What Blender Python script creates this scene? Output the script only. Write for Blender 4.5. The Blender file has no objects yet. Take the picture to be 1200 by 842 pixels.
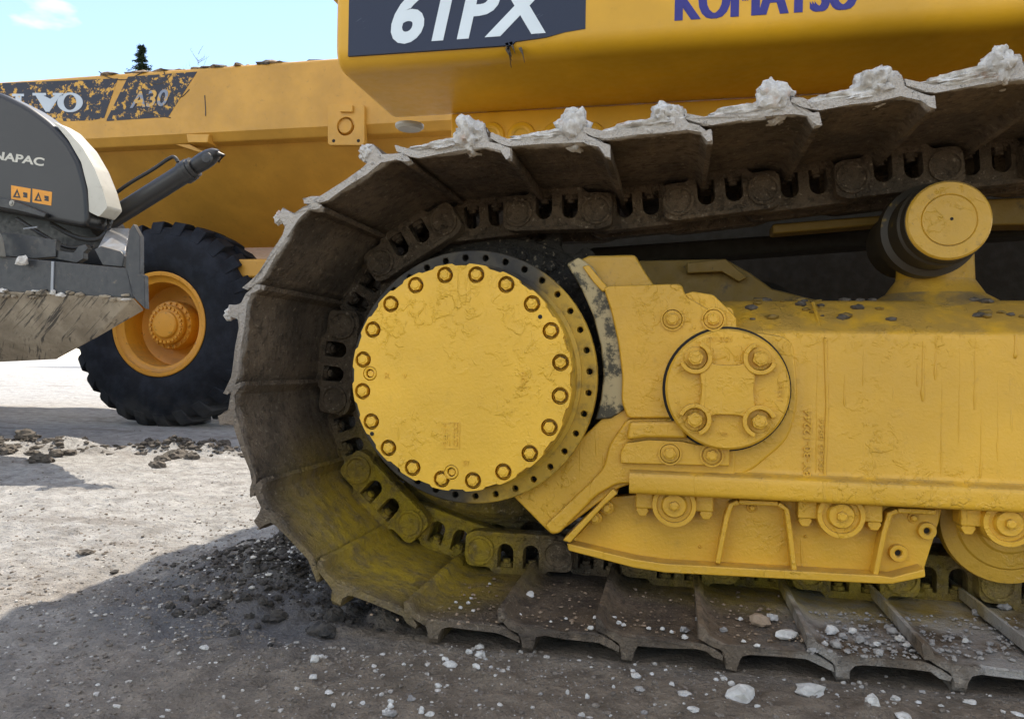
import bpy, bmesh, math, random
import numpy as np
from mathutils import Vector, Matrix, noise as mnoise

random.seed(7); np.random.seed(7)
PI = math.pi; R = math.radians
scene = bpy.context.scene
C = scene.collection

# ------------------------------------------------------------------ camera
F_PX = 904.0; YAW = R(11.9); PITCH = R(.4); ROLL = R(.9)
CAM = Vector((.406, -1.36, .515))
FW = Vector((-math.sin(YAW)*math.cos(PITCH), math.cos(YAW)*math.cos(PITCH), math.sin(PITCH)))
_r = FW.cross(Vector((0, 0, 1))).normalized(); _u = _r.cross(FW)
RT = _r*math.cos(ROLL) + _u*math.sin(ROLL); UP = _u*math.cos(ROLL) - _r*math.sin(ROLL)
cd = bpy.data.cameras.new('camera'); cam = bpy.data.objects.new('camera', cd); C.objects.link(cam)
cd.sensor_width = 36; cd.lens = 36*F_PX/1200; cd.clip_start = .02; cd.clip_end = 2000
m3 = Matrix((RT, UP, -FW)).transposed().to_4x4(); m3.translation = CAM
cam.matrix_world = m3; scene.camera = cam

# ------------------------------------------------------------------ sky, sun, exposure
SUN_EL = R(64); SUN_AZ = R(-3)            # azimuth measured from +Y towards +X
world = bpy.data.worlds.new('World'); scene.world = world; world.use_nodes = True
wt = world.node_tree; wn = wt.nodes; wl = wt.links
for n in list(wn): wn.remove(n)
wo = wn.new('ShaderNodeOutputWorld'); bg = wn.new('ShaderNodeBackground'); sky = wn.new('ShaderNodeTexSky')
sky.sky_type = 'NISHITA'; sky.sun_disc = False; sky.sun_elevation = SUN_EL; sky.sun_rotation = SUN_AZ
sky.air_density = 1.0; sky.dust_density = .3; sky.ozone_density = 3.0
tc = wn.new('ShaderNodeTexCoord'); mp = wn.new('ShaderNodeMapping'); mp.inputs['Scale'].default_value = (1, 1, 2.6)
mp.inputs['Location'].default_value = (3.1, .4, 1.7)
cn = wn.new('ShaderNodeTexNoise'); cn.inputs['Scale'].default_value = 2.2; cn.inputs['Detail'].default_value = 7
cr = wn.new('ShaderNodeValToRGB'); cr.color_ramp.elements[0].position = .50; cr.color_ramp.elements[1].position = .68
mx = wn.new('ShaderNodeMix'); mx.data_type = 'RGBA'
wl.new(tc.outputs['Generated'], mp.inputs['Vector']); wl.new(mp.outputs[0], cn.inputs['Vector'])
wl.new(cn.outputs['Fac'], cr.inputs['Fac']); wl.new(cr.outputs['Color'], mx.inputs['Factor'])
wl.new(sky.outputs[0], mx.inputs['A']); mx.inputs['B'].default_value = (12, 11.7, 11.2, 1)
wl.new(mx.outputs['Result'], bg.inputs['Color']); bg.inputs['Strength'].default_value = .12
wl.new(bg.outputs[0], wo.inputs['Surface'])
sd = bpy.data.lights.new('sun', 'SUN'); sd.energy = 2.6; sd.angle = R(.5); sd.color = (1, .95, .87)
sun = bpy.data.objects.new('sun', sd); C.objects.link(sun)
SDIR = Vector((math.sin(SUN_AZ)*math.cos(SUN_EL), math.cos(SUN_AZ)*math.cos(SUN_EL), math.sin(SUN_EL)))
sun.rotation_euler = SDIR.to_track_quat('Z', 'Y').to_euler()
sun.location = (0, 10, 12)
vs = scene.view_settings
vs.view_transform = 'Standard'; vs.look = 'None'; vs.gamma = 1; vs.exposure = 1.35; vs.use_curve_mapping = False
vs.use_white_balance = True; vs.white_balance_temperature = 7100; vs.white_balance_tint = 10
scene.render.engine = 'CYCLES'
scene.cycles.max_bounces = 8; scene.cycles.diffuse_bounces = 4

# ------------------------------------------------------------------ pixel -> place
def ray(x, y): return FW + RT*((x-600)/F_PX) + UP*((421-y)/F_PX)
def P(x, y, Y):
    d = ray(x, y); t = (Y-CAM.y)/d.y; p = CAM+d*t; return (p.x, p.z)
def G(x, y, Z=0):
    d = ray(x, y); t = (Z-CAM.z)/d.z; return CAM+d*t

# ------------------------------------------------------------------ materials
def new_mat(name):
    m = bpy.data.materials.new(name); m.use_nodes = True; t = m.node_tree
    return m, t, t.nodes['Principled BSDF']
class NT:
    def __init__(s, t):
        s.t = t; s.geo = t.nodes.new('ShaderNodeNewGeometry'); s.tc = t.nodes.new('ShaderNodeTexCoord')
    def n(s, kind, **kw):
        o = s.t.nodes.new(kind)
        for k, v in kw.items(): setattr(o, k, v)
        return o
    def link(s, a, b): s.t.links.new(a, b)
    def noise(s, scale, detail=5, rough=.55, vec=None, dist=0):
        o = s.n('ShaderNodeTexNoise'); o.inputs['Scale'].default_value = scale
        o.inputs['Detail'].default_value = detail; o.inputs['Roughness'].default_value = rough
        o.inputs['Distortion'].default_value = dist
        s.link(vec or s.geo.outputs['Position'], o.inputs['Vector']); return o.outputs['Fac']
    def vor(s, scale, feature='F1', vec=None):
        o = s.n('ShaderNodeTexVoronoi', feature=feature); o.inputs['Scale'].default_value = scale
        s.link(vec or s.geo.outputs['Position'], o.inputs['Vector']); return o
    def vec(s, sx, sy, sz, rot=(0, 0, 0)):
        o = s.n('ShaderNodeMapping'); o.inputs['Scale'].default_value = (sx, sy, sz); src = s.geo.outputs['Position']
        if any(rot):
            r = s.n('ShaderNodeMapping'); r.inputs['Rotation'].default_value = rot; s.link(src, r.inputs['Vector']); src = r.outputs[0]
        s.link(src, o.inputs['Vector']); return o.outputs[0]
    def ramp(s, f, a, b, lo=0, hi=1):
        o = s.n('ShaderNodeMapRange'); o.interpolation_type = 'SMOOTHSTEP'
        for i, v in ((1, a), (2, b), (3, lo), (4, hi)): o.inputs[i].default_value = v
        s.link(f, o.inputs[0]); return o.outputs[0]
    def math(s, op, a, b=None):
        o = s.n('ShaderNodeMath', operation=op)
        for i, v in enumerate((a, b)):
            if v is None: continue
            if isinstance(v, (int, float)): o.inputs[i].default_value = v
            else: s.link(v, o.inputs[i])
        return o.outputs[0]
    def mix(s, f, a, b):
        o = s.n('ShaderNodeMix', data_type='RGBA')
        for k, v in (('Factor', f), ('A', a), ('B', b)):
            if isinstance(v, (int, float)): o.inputs[k].default_value = v
            elif isinstance(v, tuple): o.inputs[k].default_value = (*v, 1)
            else: s.link(v, o.inputs[k])
        return o.outputs['Result']
    def xyz(s):
        o = s.n('ShaderNodeSeparateXYZ'); s.link(s.geo.outputs['Position'], o.inputs[0]); return o.outputs
    def nz(s):
        o = s.n('ShaderNodeSeparateXYZ'); s.link(s.geo.outputs['True Normal'], o.inputs[0]); return o.outputs
    def bump(s, h, dist, strength=1, prev=None):
        o = s.n('ShaderNodeBump'); o.inputs['Distance'].default_value = dist; o.inputs['Strength'].default_value = strength
        s.link(h, o.inputs['Height'])
        if prev: s.link(prev, o.inputs['Normal'])
        return o.outputs[0]

YEL = (.66, .365, .030)
def paint(name, base, rough=.36, flake=0.0, rvar=1.0, dirt=.25, dust=.5, dustc=(.16, .12, .07), peel=1.0, grime=(.10, .07, .03)):
    m, t, b = new_mat(name); q = NT(t)
    n1 = q.noise(3.5, 6); n2 = q.noise(26, 8, .65)
    col = q.mix(q.ramp(n1, .3, .75), tuple(c*.86 for c in base), tuple(min(1, c*1.1) for c in base))
    g = q.math('MULTIPLY', q.ramp(n2, .58, .78), dirt)
    sp = q.ramp(q.noise(140, 3, .6), .70, .76)
    g = q.math('MAXIMUM', g, q.math('MULTIPLY', sp, dirt))
    col = q.mix(g, col, grime)
    up = q.ramp(q.nz()[2], .25, .85)
    du = q.math('MULTIPLY', q.math('MULTIPLY', up, q.ramp(q.noise(18, 6), .25, .6)), dust)
    col = q.mix(du, col, dustc)
    q.link(col, b.inputs['Base Color'])
    rg = q.ramp(q.noise(40, 5), .2, .8, rough-.08*rvar, rough+.16*rvar); q.link(rg, b.inputs['Roughness'])
    nm = q.bump(q.noise(9, 4), .004*peel, .5)
    nm = q.bump(q.noise(160, 4, .6), .0012*peel, .8, nm)
    if flake:
        w = q.noise(34, 5, .6, dist=.4); reg = q.ramp(q.noise(5.5, 3), .42, .6)
        fl = q.math('MULTIPLY', q.ramp(w, .52, .60), reg)
        nm = q.bump(fl, .0022*flake, .8, nm)
        nm = q.bump(q.math('MULTIPLY', q.ramp(q.noise(75, 4, .6, dist=.3), .56, .64), reg), .0010*flake, .7, nm)
        v = q.vec(60, 60, 5); run = q.ramp(q.noise(1, 3, .5, vec=v), .66, .72)
        nm = q.bump(run, .002*flake, .7, nm)
    q.link(nm, b.inputs['Normal']); return m

M = {}
M['yellow'] = paint('thick yellow paint', YEL, flake=.7)
M['cover'] = paint('chipped yellow paint', (.75, .43, .034), flake=.9, dirt=.12)
M['yellow_dirty'] = paint('soiled yellow paint', (.55, .31, .03), flake=.6, dirt=.9, dust=.9)
M['tank'] = paint('smooth yellow paint', (.70, .37, .018), rough=.36, peel=.25, dirt=.12, dust=.3)
M['truck'] = paint('faded truck yellow', (.58, .30, .045), rough=.45, peel=.3, dirt=.35, dust=.3)
M['rimyel'] = paint('orange yellow rim paint', (.66, .29, .02), rough=.45, peel=.3, dirt=1.0, dust=.5, grime=(.06, .03, .012))
M['grey_metal'] = paint('dark grey metal', (.036, .038, .041), rough=.45, dirt=.8, peel=.6, grime=(.14, .11, .08))
M['silver'] = paint('scuffed pale metal', (.28, .30, .33), rough=.35, dirt=.4, peel=.4)
M['black'] = paint('black plastic', (.018, .019, .021), rough=.38, dirt=.2, peel=.3, grime=(.08, .07, .06), dust=.3)
M['hood'] = paint('charcoal hood panel', (.015, .016, .018), rough=.40, rvar=.15, dirt=.02, peel=.04, grime=(.07, .07, .07), dust=.1, dustc=(.13, .13, .13))
M['trim'] = paint('off white hood trim', (.55, .53, .46), rough=.5, dirt=.3, peel=.2)
M['zinc'] = paint('dull zinc', (.35, .34, .30), rough=.4, dirt=.5, peel=.3)
M['hull_yellow'] = paint('shade dark inner yellow', (.20, .12, .015), rough=.6, dirt=1, dust=.8, grime=(.02, .016, .01))  # base darkened in place of shade, with grime mottling over it
M['hull'] = paint('shade dark hull', (.014, .010, .005), rough=.9, dirt=1, dust=.1, grime=(.008, .007, .006))  # near-black base paints in the shade behind the track
def flat(name, c, rough=.5):
    m, t, b = new_mat(name); q = NT(t)
    q.link(q.mix(q.ramp(q.noise(30, 6), .3, .7), tuple(x*.85 for x in c), c), b.inputs['Base Color'])
    b.inputs['Roughness'].default_value = rough; return m
M['blue_letter'] = flat('blue lettering', (.022, .020, .22))
M['hole'] = flat('dark bore', (.012, .010, .008), .8)
M['amber'] = flat('amber sticker', (.75, .30, .02))
M['ink'] = flat('black ink', (.015, .015, .015))
def scratched(name, c, under, lo, hi, sc, streak=True):
    m, t, b = new_mat(name); q = NT(t)
    f = q.ramp(q.noise(sc, 8, .72), lo, hi)
    if streak:
        s2 = q.ramp(q.noise(1, 2, .5, vec=q.vec(9, 9, 240, (0, .5, 0))), .74, .77)
        f = q.math('MAXIMUM', f, q.math('MULTIPLY', s2, .7))
    base = q.mix(q.noise(4, 4), tuple(x*.8 for x in c), tuple(x*1.15 for x in c))
    q.link(q.mix(f, base, under), b.inputs['Base Color']); b.inputs['Roughness'].default_value = .55
    return m
M['worn'] = scratched('worn casting', (.42, .33, .17), (.05, .042, .022), .47, .56, 14, False)
M['decal'] = scratched('navy decal', (.008, .017, .045), (.22, .25, .30), .68, .76, 30)
M['letter_white'] = scratched('pale lettering', (.66, .74, .78), (.15, .18, .22), .70, .76, 38, False)
M['volvo_decal'] = scratched('flaking navy decal', (.014, .018, .034), (.62, .33, .045), .54, .57, 17, False)
M['volvo_letter'] = scratched('flaking pale lettering', (.50, .56, .62), (.62, .36, .08), .60, .66, 14, False)
M['volvo_grey'] = scratched('faint flaking lettering', (.22, .26, .34), (.62, .36, .08), .50, .54, 16, False)

def mud_steel(name, base, over=1.0, pale=1.0, light=0.0):
    """track steel under dried mud; yellow overspray round the final drive; pale dried lime mud on the outer ends"""
    m, t, b = new_mat(name); q = NT(t)
    x, y, z = q.xyz()
    n1 = q.noise(7, 7, .6); n2 = q.noise(55, 7, .65)
    col = q.mix(q.ramp(n1, .32, .7), tuple(c*.6 for c in base), tuple(c*1.5 for c in base))
    col = q.mix(q.math('MULTIPLY', q.ramp(n2, .50, .66), .75), col, tuple(c*.35 for c in base))
    col = q.mix(q.math('MULTIPLY', q.ramp(q.noise(90, 4, .6), .60, .68), .7), col, (.30, .24, .17))
    # streaks along the plate
    st = q.noise(1, 4, .6, vec=q.vec(60, 5, 60)); col = q.mix(q.math('MULTIPLY', q.ramp(st, .55, .7), .35), col, tuple(c*1.9 for c in base))
    # dried lime mud near the outer ends and on what has been in the air
    e = q.math('SUBTRACT', y, q.math('MULTIPLY', q.noise(28, 5), .05))
    pm = q.ramp(e, -.022, -.008, 1, 0); hz = q.ramp(z, .30, .85, .06, 1)
    col = q.mix(q.math('MULTIPLY', q.math('MULTIPLY', pm, hz), pale), col, (.50, .46, .41))
    if light:
        r = q.math('MULTIPLY', q.ramp(x, .50, .66), q.ramp(z, .12, .2, 1, 0)); r = q.math('MULTIPLY', r, q.ramp(q.noise(9, 6), .35, .6))
        col = q.mix(q.math('MULTIPLY', r, light), col, (.36, .34, .31))
        # dark damp soil trodden on the lower plates
        dk = q.math('MULTIPLY', q.ramp(z, .10, .16, 1, 0), q.ramp(x, .62, .30)); dk = q.math('MULTIPLY', dk, q.ramp(q.noise(8, 6), .48, .6))
        col = q.mix(q.math('MULTIPLY', dk, .7), col, (.035, .026, .02))
    # overspray: a soft patch low on the drive side
    v = q.n('ShaderNodeVectorMath', operation='DISTANCE'); q.link(q.geo.outputs['Position'], v.inputs[0]); v.inputs[1].default_value = (-.17, .27, .14)
    v2 = q.n('ShaderNodeVectorMath', operation='DISTANCE'); q.link(q.vec(.42, 1, 1), v2.inputs[0]); v2.inputs[1].default_value = (.30, .34, .07)
    o = q.math('MAXIMUM', q.ramp(v.outputs['Value'], .13, .36, 1, 0), q.math('MULTIPLY', q.ramp(v2.outputs['Value'], .05, .22, 1, 0), .75))
    o = q.math('MULTIPLY', o, q.ramp(q.noise(24, 7, .68), .30, .60, .25, 1)); o = q.math('MULTIPLY', o, over*.9)
    col = q.mix(o, col, (.46, .31, .012))
    q.link(col, b.inputs['Base Color'])
    q.link(q.ramp(n2, .2, .8, .5, .95), b.inputs['Roughness'])
    nm = q.bump(n1, .016, .7); nm = q.bump(n2, .007, .9, nm); nm = q.bump(q.noise(220, 4), .0028, .9, nm); nm = q.bump(q.ramp(q.noise(30, 5, .6), .58, .66), .004, .8, nm)
    q.link(nm, b.inputs['Normal']); return m
M['shoe'] = mud_steel('muddy track plate', (.125, .090, .058), light=.9)
M['link'] = mud_steel('muddy track link', (.10, .070, .042), over=1.0, pale=0)
def flange_mat():
    m, t, b = new_mat('oversprayed grimy flange'); q = NT(t); x, y, z = q.xyz()
    n = q.noise(22, 7, .65); g = q.mix(q.ramp(n, .35, .65), (.018, .015, .012), (.06, .048, .03))
    f = q.ramp(q.math('ADD', q.math('ADD', x, q.math('MULTIPLY', q.math('SUBTRACT', .49, z), .35)), q.math('MULTIPLY', q.noise(9, 5), .16)), .13, .24)
    f = q.math('MULTIPLY', f, q.ramp(q.noise(30, 6, .65), .30, .55, .35, .9))
    q.link(q.mix(f, g, (.55, .33, .03)), b.inputs['Base Color']); b.inputs['Roughness'].default_value = .6
    q.link(q.bump(n, .003), b.inputs['Normal']); return m
M['flange'] = flange_mat()
M['sprocket'] = mud_steel('grimy sprocket steel', (.035, .029, .022), over=.5, pale=0)
def blade_mat():
    m, t, b = new_mat('scraped mud on blade'); q = NT(t)
    n1 = q.noise(4, 7, .6); n2 = q.noise(30, 7, .65)
    col = q.mix(q.ramp(n1, .3, .7), (.16, .125, .085), (.36, .30, .22))
    st = q.noise(1, 5, .65, vec=q.vec(3.5, 3.5, 46, (0, .62, 0))); st2 = q.noise(1, 3, .6, vec=q.vec(5, 5, 130, (0, .58, 0)))
    col = q.mix(q.math('MULTIPLY', q.ramp(st, .56, .64), .9), col, (.035, .03, .026))
    col = q.mix(q.math('MULTIPLY', q.ramp(st2, .60, .66), .7), col, (.05, .042, .035))
    col = q.mix(q.math('MULTIPLY', q.ramp(n2, .56, .68), .5), col, (.10, .075, .05))
    q.link(col, b.inputs['Base Color']); b.inputs['Roughness'].default_value = .85
    nm = q.bump(n2, .008, .8); nm = q.bump(st, .006, .7, nm); q.link(nm, b.inputs['Normal']); return m
M['blade_mud'] = blade_mat()
def mudlump():
    m, t, b = new_mat('dried lime mud'); q = NT(t)
    n = q.noise(60, 8, .7)
    col = q.mix(q.ramp(n, .35, .65), (.44, .41, .37), (.68, .66, .62))
    col = q.mix(q.math('MULTIPLY', q.ramp(q.noise(22, 4), .60, .68), .6), col, (.42, .27, .19))
    q.link(col, b.inputs['Base Color']); b.inputs['Roughness'].default_value = .95
    q.link(q.bump(n, .006), b.inputs['Normal']); return m
M['mud'] = mudlump()
def rock(name, a, c, sc=40):
    m, t, b = new_mat(name); q = NT(t)
    n = q.noise(sc, 7, .65); q.link(q.mix(q.ramp(n, .3, .7), a, c), b.inputs['Base Color'])
    b.inputs['Roughness'].default_value = .9; q.link(q.bump(n, .005), b.inputs['Normal']); return m
M['stone'] = rock('pale limestone', (.42, .40, .36), (.66, .64, .60))
M['stone_grey'] = rock('grey limestone', (.20, .19, .18), (.36, .34, .31))
M['stone_mix'] = rock('mixed limestone chips', (.20, .17, .14), (.62, .59, .54), 55)
M['stone_brown'] = rock('tan stone', (.20, .14, .09), (.34, .25, .17))
M['clod'] = rock('dark damp soil', (.020, .018, .016), (.075, .064, .054), 70)
M['grit'] = rock('brown grit', (.10, .082, .064), (.24, .20, .16), 50)
M['clod_dry'] = rock('dry brown soil', (.05, .042, .034), (.13, .11, .09), 50)
def rubber():
    m, t, b = new_mat('dusty tyre rubber'); q = NT(t)
    n = q.noise(9, 7, .62); col = q.mix(q.ramp(n, .35, .75), (.006, .008, .013), (.018, .023, .034))
    z = q.xyz()[2]; d = q.math('MULTIPLY', q.ramp(z, .0, .30, .6, .04), q.ramp(q.noise(5, 6), .35, .65))
    col = q.mix(d, col, (.10, .095, .09))
    q.link(col, b.inputs['Base Color']); b.inputs['Roughness'].default_value = .8; b.inputs['Specular IOR Level'].default_value = .25
    q.link(q.bump(q.noise(60, 5), .004, .6), b.inputs['Normal']); return m
M['rubber'] = rubber()
def ground_mat():
    m, t, b = new_mat('trodden limestone dirt'); q = NT(t)
    x, y, z = q.xyz()
    n1 = q.noise(1.1, 7, .6); n2 = q.noise(14, 8, .68); n3 = q.noise(70, 6, .65)
    dry = q.mix(q.ramp(n2, .3, .7), (.28, .27, .255), (.50, .49, .475))
    dry = q.mix(q.math('MULTIPLY', q.ramp(q.noise(1, 6, .6, vec=q.vec(1.2, 5, 1)), .5, .68), .55), dry, (.19, .165, .14))
    soil = q.mix(q.ramp(n2, .3, .7), (.155, .120, .085), (.33, .265, .195))
    # browner churned soil alongside the track
    d = q.math('SUBTRACT', y, q.math('MULTIPLY', x, .55)); d = q.math('ADD', d, q.math('MULTIPLY', n1, .9))
    mk = q.ramp(d, 1.15, 1.75, 1, 0)
    mk = q.math('MULTIPLY', mk, q.ramp(q.math('ADD', x, q.math('MULTIPLY', n2, .5)), -.95, .25, .30, 1))
    mk = q.math('MULTIPLY', mk, q.ramp(y, 2.6, 1.6))
    col = q.mix(mk, dry, soil)
    # damp bluish grey oil stain by the drive end
    vd = q.n('ShaderNodeVectorMath', operation='DISTANCE'); q.link(q.vec(.75, 1, 0), vd.inputs[0]); vd.inputs[1].default_value = (-.36, .14, 0)
    dd = q.math('ADD', vd.outputs['Value'], q.math('MULTIPLY', q.noise(6, 6), .3))
    wet = q.ramp(dd, .30, .50, 1, 0)
    col = q.mix(q.math('MULTIPLY', wet, .75), col, (.085, .085, .09))
    sp = q.vor(120); k = q.ramp(q.n('ShaderNodeMath').outputs[0], 0, 1) if False else q.ramp(q.noise(120, 3), .66, .71)
    col = q.mix(q.math('MULTIPLY', k, .6), col, (.52, .50, .46))
    k2 = q.ramp(q.noise(95, 4, .7), .6, .68); col = q.mix(q.math('MULTIPLY', k2, .5), col, (.05, .042, .035))
    q.link(col, b.inputs['Base Color'])
    q.link(q.math('SUBTRACT', .95, q.math('MULTIPLY', wet, .35)), b.inputs['Roughness'])
    nm = q.bump(n2, .035, .9); nm = q.bump(n3, .016, 1, nm); nm = q.bump(sp.outputs['Distance'], .004, .7, nm)
    q.link(nm, b.inputs['Normal']); return m
M['ground'] = ground_mat()
M['roller_dark'] = scratched('dark roller with overspray', (.030, .022, .012), (.30, .19, .02), .60, .70, 12, False)  # dark roller body broken by patches of yellow
M['needle'] = rock('spruce needles', (.012, .03, .012), (.03, .06, .022), 8)
M['bark'] = rock('grey bark', (.05, .04, .03), (.11, .09, .07), 8)

# ------------------------------------------------------------------ mesh helpers
WLOC = {}
def finish(bm, name, mat, smooth=35):
    bmesh.ops.recalc_face_normals(bm, faces=bm.faces)
    me = bpy.data.meshes.new(name); bm.to_mesh(me); bm.free()
    if mat: me.materials.append(M[mat])
    if smooth:
        me.polygons.foreach_set('use_smooth', [True]*len(me.polygons)); me.set_sharp_from_angle(angle=R(smooth))
    return me
def obj(name, data, mat=None, parent=None, origin=None, bevel=0, seg=2, smooth=35, center=True):
    """bm in world coordinates -> one object; its origin goes to the middle of its box"""
    if isinstance(data, bmesh.types.BMesh):
        if origin is None and center and len(data.verts):
            co = np.array([v.co[:] for v in data.verts]); a = (co.min(0)+co.max(0))/2; origin = Vector(a)
        if origin is None: origin = Vector((0, 0, 0))
        bmesh.ops.translate(data, verts=data.verts, vec=-Vector(origin))
        data = finish(data, name, mat, smooth)
    o = bpy.data.objects.new(name, data); C.objects.link(o)
    w = Vector(origin or (0, 0, 0))
    if parent: o.parent = parent; o.location = w-WLOC[parent.name]
    else: o.location = w
    WLOC[o.name] = w
    if bevel:
        md = o.modifiers.new('bevel', 'BEVEL'); md.width = bevel; md.segments = seg; md.limit_method = 'ANGLE'; md.angle_limit = R(40)
        md.harden_normals = True
    return o
def thing(name, label, cat, loc, group=None):
    o = bpy.data.objects.new(name, None); C.objects.link(o); o.location = loc; WLOC[o.name] = Vector(loc)
    o.empty_display_size = .2; return tag(o, label, cat, group)
def tag(o, label=None, cat=None, group=None, kind=None):
    for k, v in (('label', label), ('category', cat), ('group', group), ('kind', kind)):
        if v: o[k] = v
    return o
def prism(pts, y0, y1, holes=(), bm=None):
    """outline of (x, z) extruded along y, with holes"""
    bm = bm or bmesh.new(); loops = [pts]+list(holes)
    for yy in (y0, y1):
        es = []
        for lp in loops:
            vs_ = [bm.verts.new((x, yy, z)) for x, z in lp]
            es += [bm.edges.new((vs_[i], vs_[(i+1) % len(vs_)])) for i in range(len(vs_))]
            lp_store.setdefault(yy == y0, []).append(vs_)
        if len(loops) == 1: bm.faces.new(lp_store[yy == y0][0])
        else: bmesh.ops.triangle_fill(bm, edges=es, use_beauty=True, use_dissolve=False)
    for a, c in zip(lp_store[True], lp_store[False]):
        n = len(a)
        for i in range(n): bm.faces.new((a[i], a[(i+1) % n], c[(i+1) % n], c[i]))
    lp_store.clear(); return bm
lp_store = {}
def circ(cx, cz, r, n=24, a0=0): return [(cx+r*math.cos(a0+2*PI*i/n), cz+r*math.sin(a0+2*PI*i/n)) for i in range(n)]
def arc(cx, cz, r, a, b, n=12): return [(cx+r*math.cos(R(a+(b-a)*i/n)), cz+r*math.sin(R(a+(b-a)*i/n))) for i in range(n+1)]
def rounded(pts, r, n=4):
    out = []; N = len(pts)
    for i in range(N):
        p = Vector(pts[i]); a = Vector(pts[i-1])-p; c = Vector(pts[(i+1) % N])-p
        k = min(r, a.length*.45, c.length*.45); A = p+a.normalized()*k; B = p+c.normalized()*k
        for j in range(n+1):
            t = j/n; q = A*(1-t)**2+p*2*t*(1-t)+B*t*t; out.append((q.x, q.y))
    return out
def lathe(prof, cx, cz, n=48, bm=None, a0=0, closed=False):
    """profile of (radius, y) turned about an axle along y"""
    bm = bm or bmesh.new(); rows = []
    for r, y in prof:
        if r < 1e-6: rows.append([bm.verts.new((cx, y, cz))])
        else: rows.append([bm.verts.new((cx+r*math.cos(a0+2*PI*i/n), y, cz+r*math.sin(a0+2*PI*i/n))) for i in range(n)])
    prs = list(zip(rows, rows[1:]))
    if closed: prs.append((rows[-1], rows[0]))
    for A, B in prs:
        for i in range(n):
            j = (i+1) % n
            f = [A[i % len(A)], A[j % len(A)], B[j % len(B)], B[i % len(B)]]
            f = list(dict.fromkeys(f))
            if len(f) > 2:
                try: bm.faces.new(f)
                except ValueError: pass
    return bm
def box(x0, x1, y0, y1, z0, z1, bm=None):
    bm = bm or bmesh.new(); prism([(x0, z0), (x1, z0), (x1, z1), (x0, z1)], y0, y1, bm=bm); return bm
def tube(pts, rad, n=10, bm=None, cap=True):
    bm = bm or bmesh.new(); pts = [Vector(p) for p in pts]; rows = []
    rads = rad if isinstance(rad, (list, tuple)) else [rad]*len(pts)
    for i, p in enumerate(pts):
        d = (pts[min(i+1, len(pts)-1)]-pts[max(i-1, 0)]).normalized()
        a = d.cross(Vector((0, 0, 1)) if abs(d.z) < .9 else Vector((1, 0, 0))).normalized(); c = d.cross(a)
        rows.append([bm.verts.new(p+(a*math.cos(2*PI*k/n)+c*math.sin(2*PI*k/n))*rads[i]) for k in range(n)])
    for A, B in zip(rows, rows[1:]):
        for k in range(n): bm.faces.new((A[k], A[(k+1) % n], B[(k+1) % n], B[k]))
    if cap: bm.faces.new(rows[0][::-1]); bm.faces.new(rows[-1])
    return bm
def smoothline(pts, n=6):
    out = []; pts = [Vector(p) for p in pts]
    for i in range(len(pts)-1):
        p0, p1, p2, p3 = pts[max(i-1, 0)], pts[i], pts[i+1], pts[min(i+2, len(pts)-1)]
        for j in range(n):
            t = j/n; out.append(.5*((2*p1)+(p2-p0)*t+(2*p0-5*p1+4*p2-p3)*t*t+(3*p1-p0-3*p2+p3)*t**3))
    return out+[pts[-1]]
def poly(pxs, Y): return [P(x, y, Y) for x, y in pxs]
def plate(name, pxs, Y, th, mat, parent, bevel=.004, r=0, holes=(), seg=2):
    pts = poly(pxs, Y)
    if r: pts = rounded(pts, r)
    return obj(name, prism(pts, Y, Y+th, holes), mat, parent, bevel=bevel, seg=seg)
def lumpy(rx, ry, rz, amp=.25, sub=2, seed=0, flatb=False, fr=1.6):
    bm = bmesh.new(); bmesh.ops.create_icosphere(bm, subdivisions=sub, radius=1)
    for v in bm.verts:
        n = mnoise.noise(v.co*fr+Vector((seed*7.3, seed*3.1, seed))) + .5*mnoise.noise(v.co*fr*2.3+Vector((seed, 0, seed*5)))
        v.co *= 1+amp*n*1.4
        if flatb and v.co.z < -.4: v.co.z = -.4+(v.co.z+.4)*.2
        v.co = Vector((v.co.x*rx, v.co.y*ry, v.co.z*rz))
    return bm
def make_text(s, shear, bold):
    cu = bpy.data.curves.new('t', 'FONT'); cu.body = s; cu.shear = shear; cu.offset = bold; cu.extrude = .05; cu.resolution_u = 4
    o = bpy.data.objects.new('t', cu); C.objects.link(o)
    me = bpy.data.meshes.new_from_object(o.evaluated_get(bpy.context.evaluated_depsgraph_get()))
    bpy.data.objects.remove(o); bpy.data.curves.remove(cu); return me
def text_mesh(s, x, z, w, h, Y, depth=.002, shear=0, bold=0, rot=0):
    """lettering w wide and h high, standing in the xz plane at y = Y, lower left corner at (x, z)"""
    me = TCACHE[s]
    bm = bmesh.new(); bm.from_mesh(me)
    co = np.array([v.co[:] for v in bm.verts]); lo = co.min(0); hi = co.max(0); d = np.maximum(hi-lo, 1e-6)
    for v in bm.verts:
        u = (v.co.x-lo[0])/d[0]*w; t = (v.co.y-lo[1])/d[1]*h; k = (hi[2]-v.co.z)/d[2]
        if rot == 90: u, t = -t, u
        if rot == -90: u, t = t, -u
        v.co = Vector((x+u, Y+(k-1)*depth+.0004, z+t))
    return bm
def slanted_text(s, p0, p1, h, Y, **k):
    """lettering whose baseline runs from p0 to p1 in the xz plane"""
    w = math.hypot(p1[0]-p0[0], p1[1]-p0[1]); a = math.atan2(p1[1]-p0[1], p1[0]-p0[0])
    bm = text_mesh(s, 0, 0, w, h, Y, **k)
    for v in bm.verts:
        x, z = v.co.x, v.co.z; v.co.x = p0[0]+x*math.cos(a)-z*math.sin(a); v.co.z = p0[1]+x*math.sin(a)+z*math.cos(a)
    return bm
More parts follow.
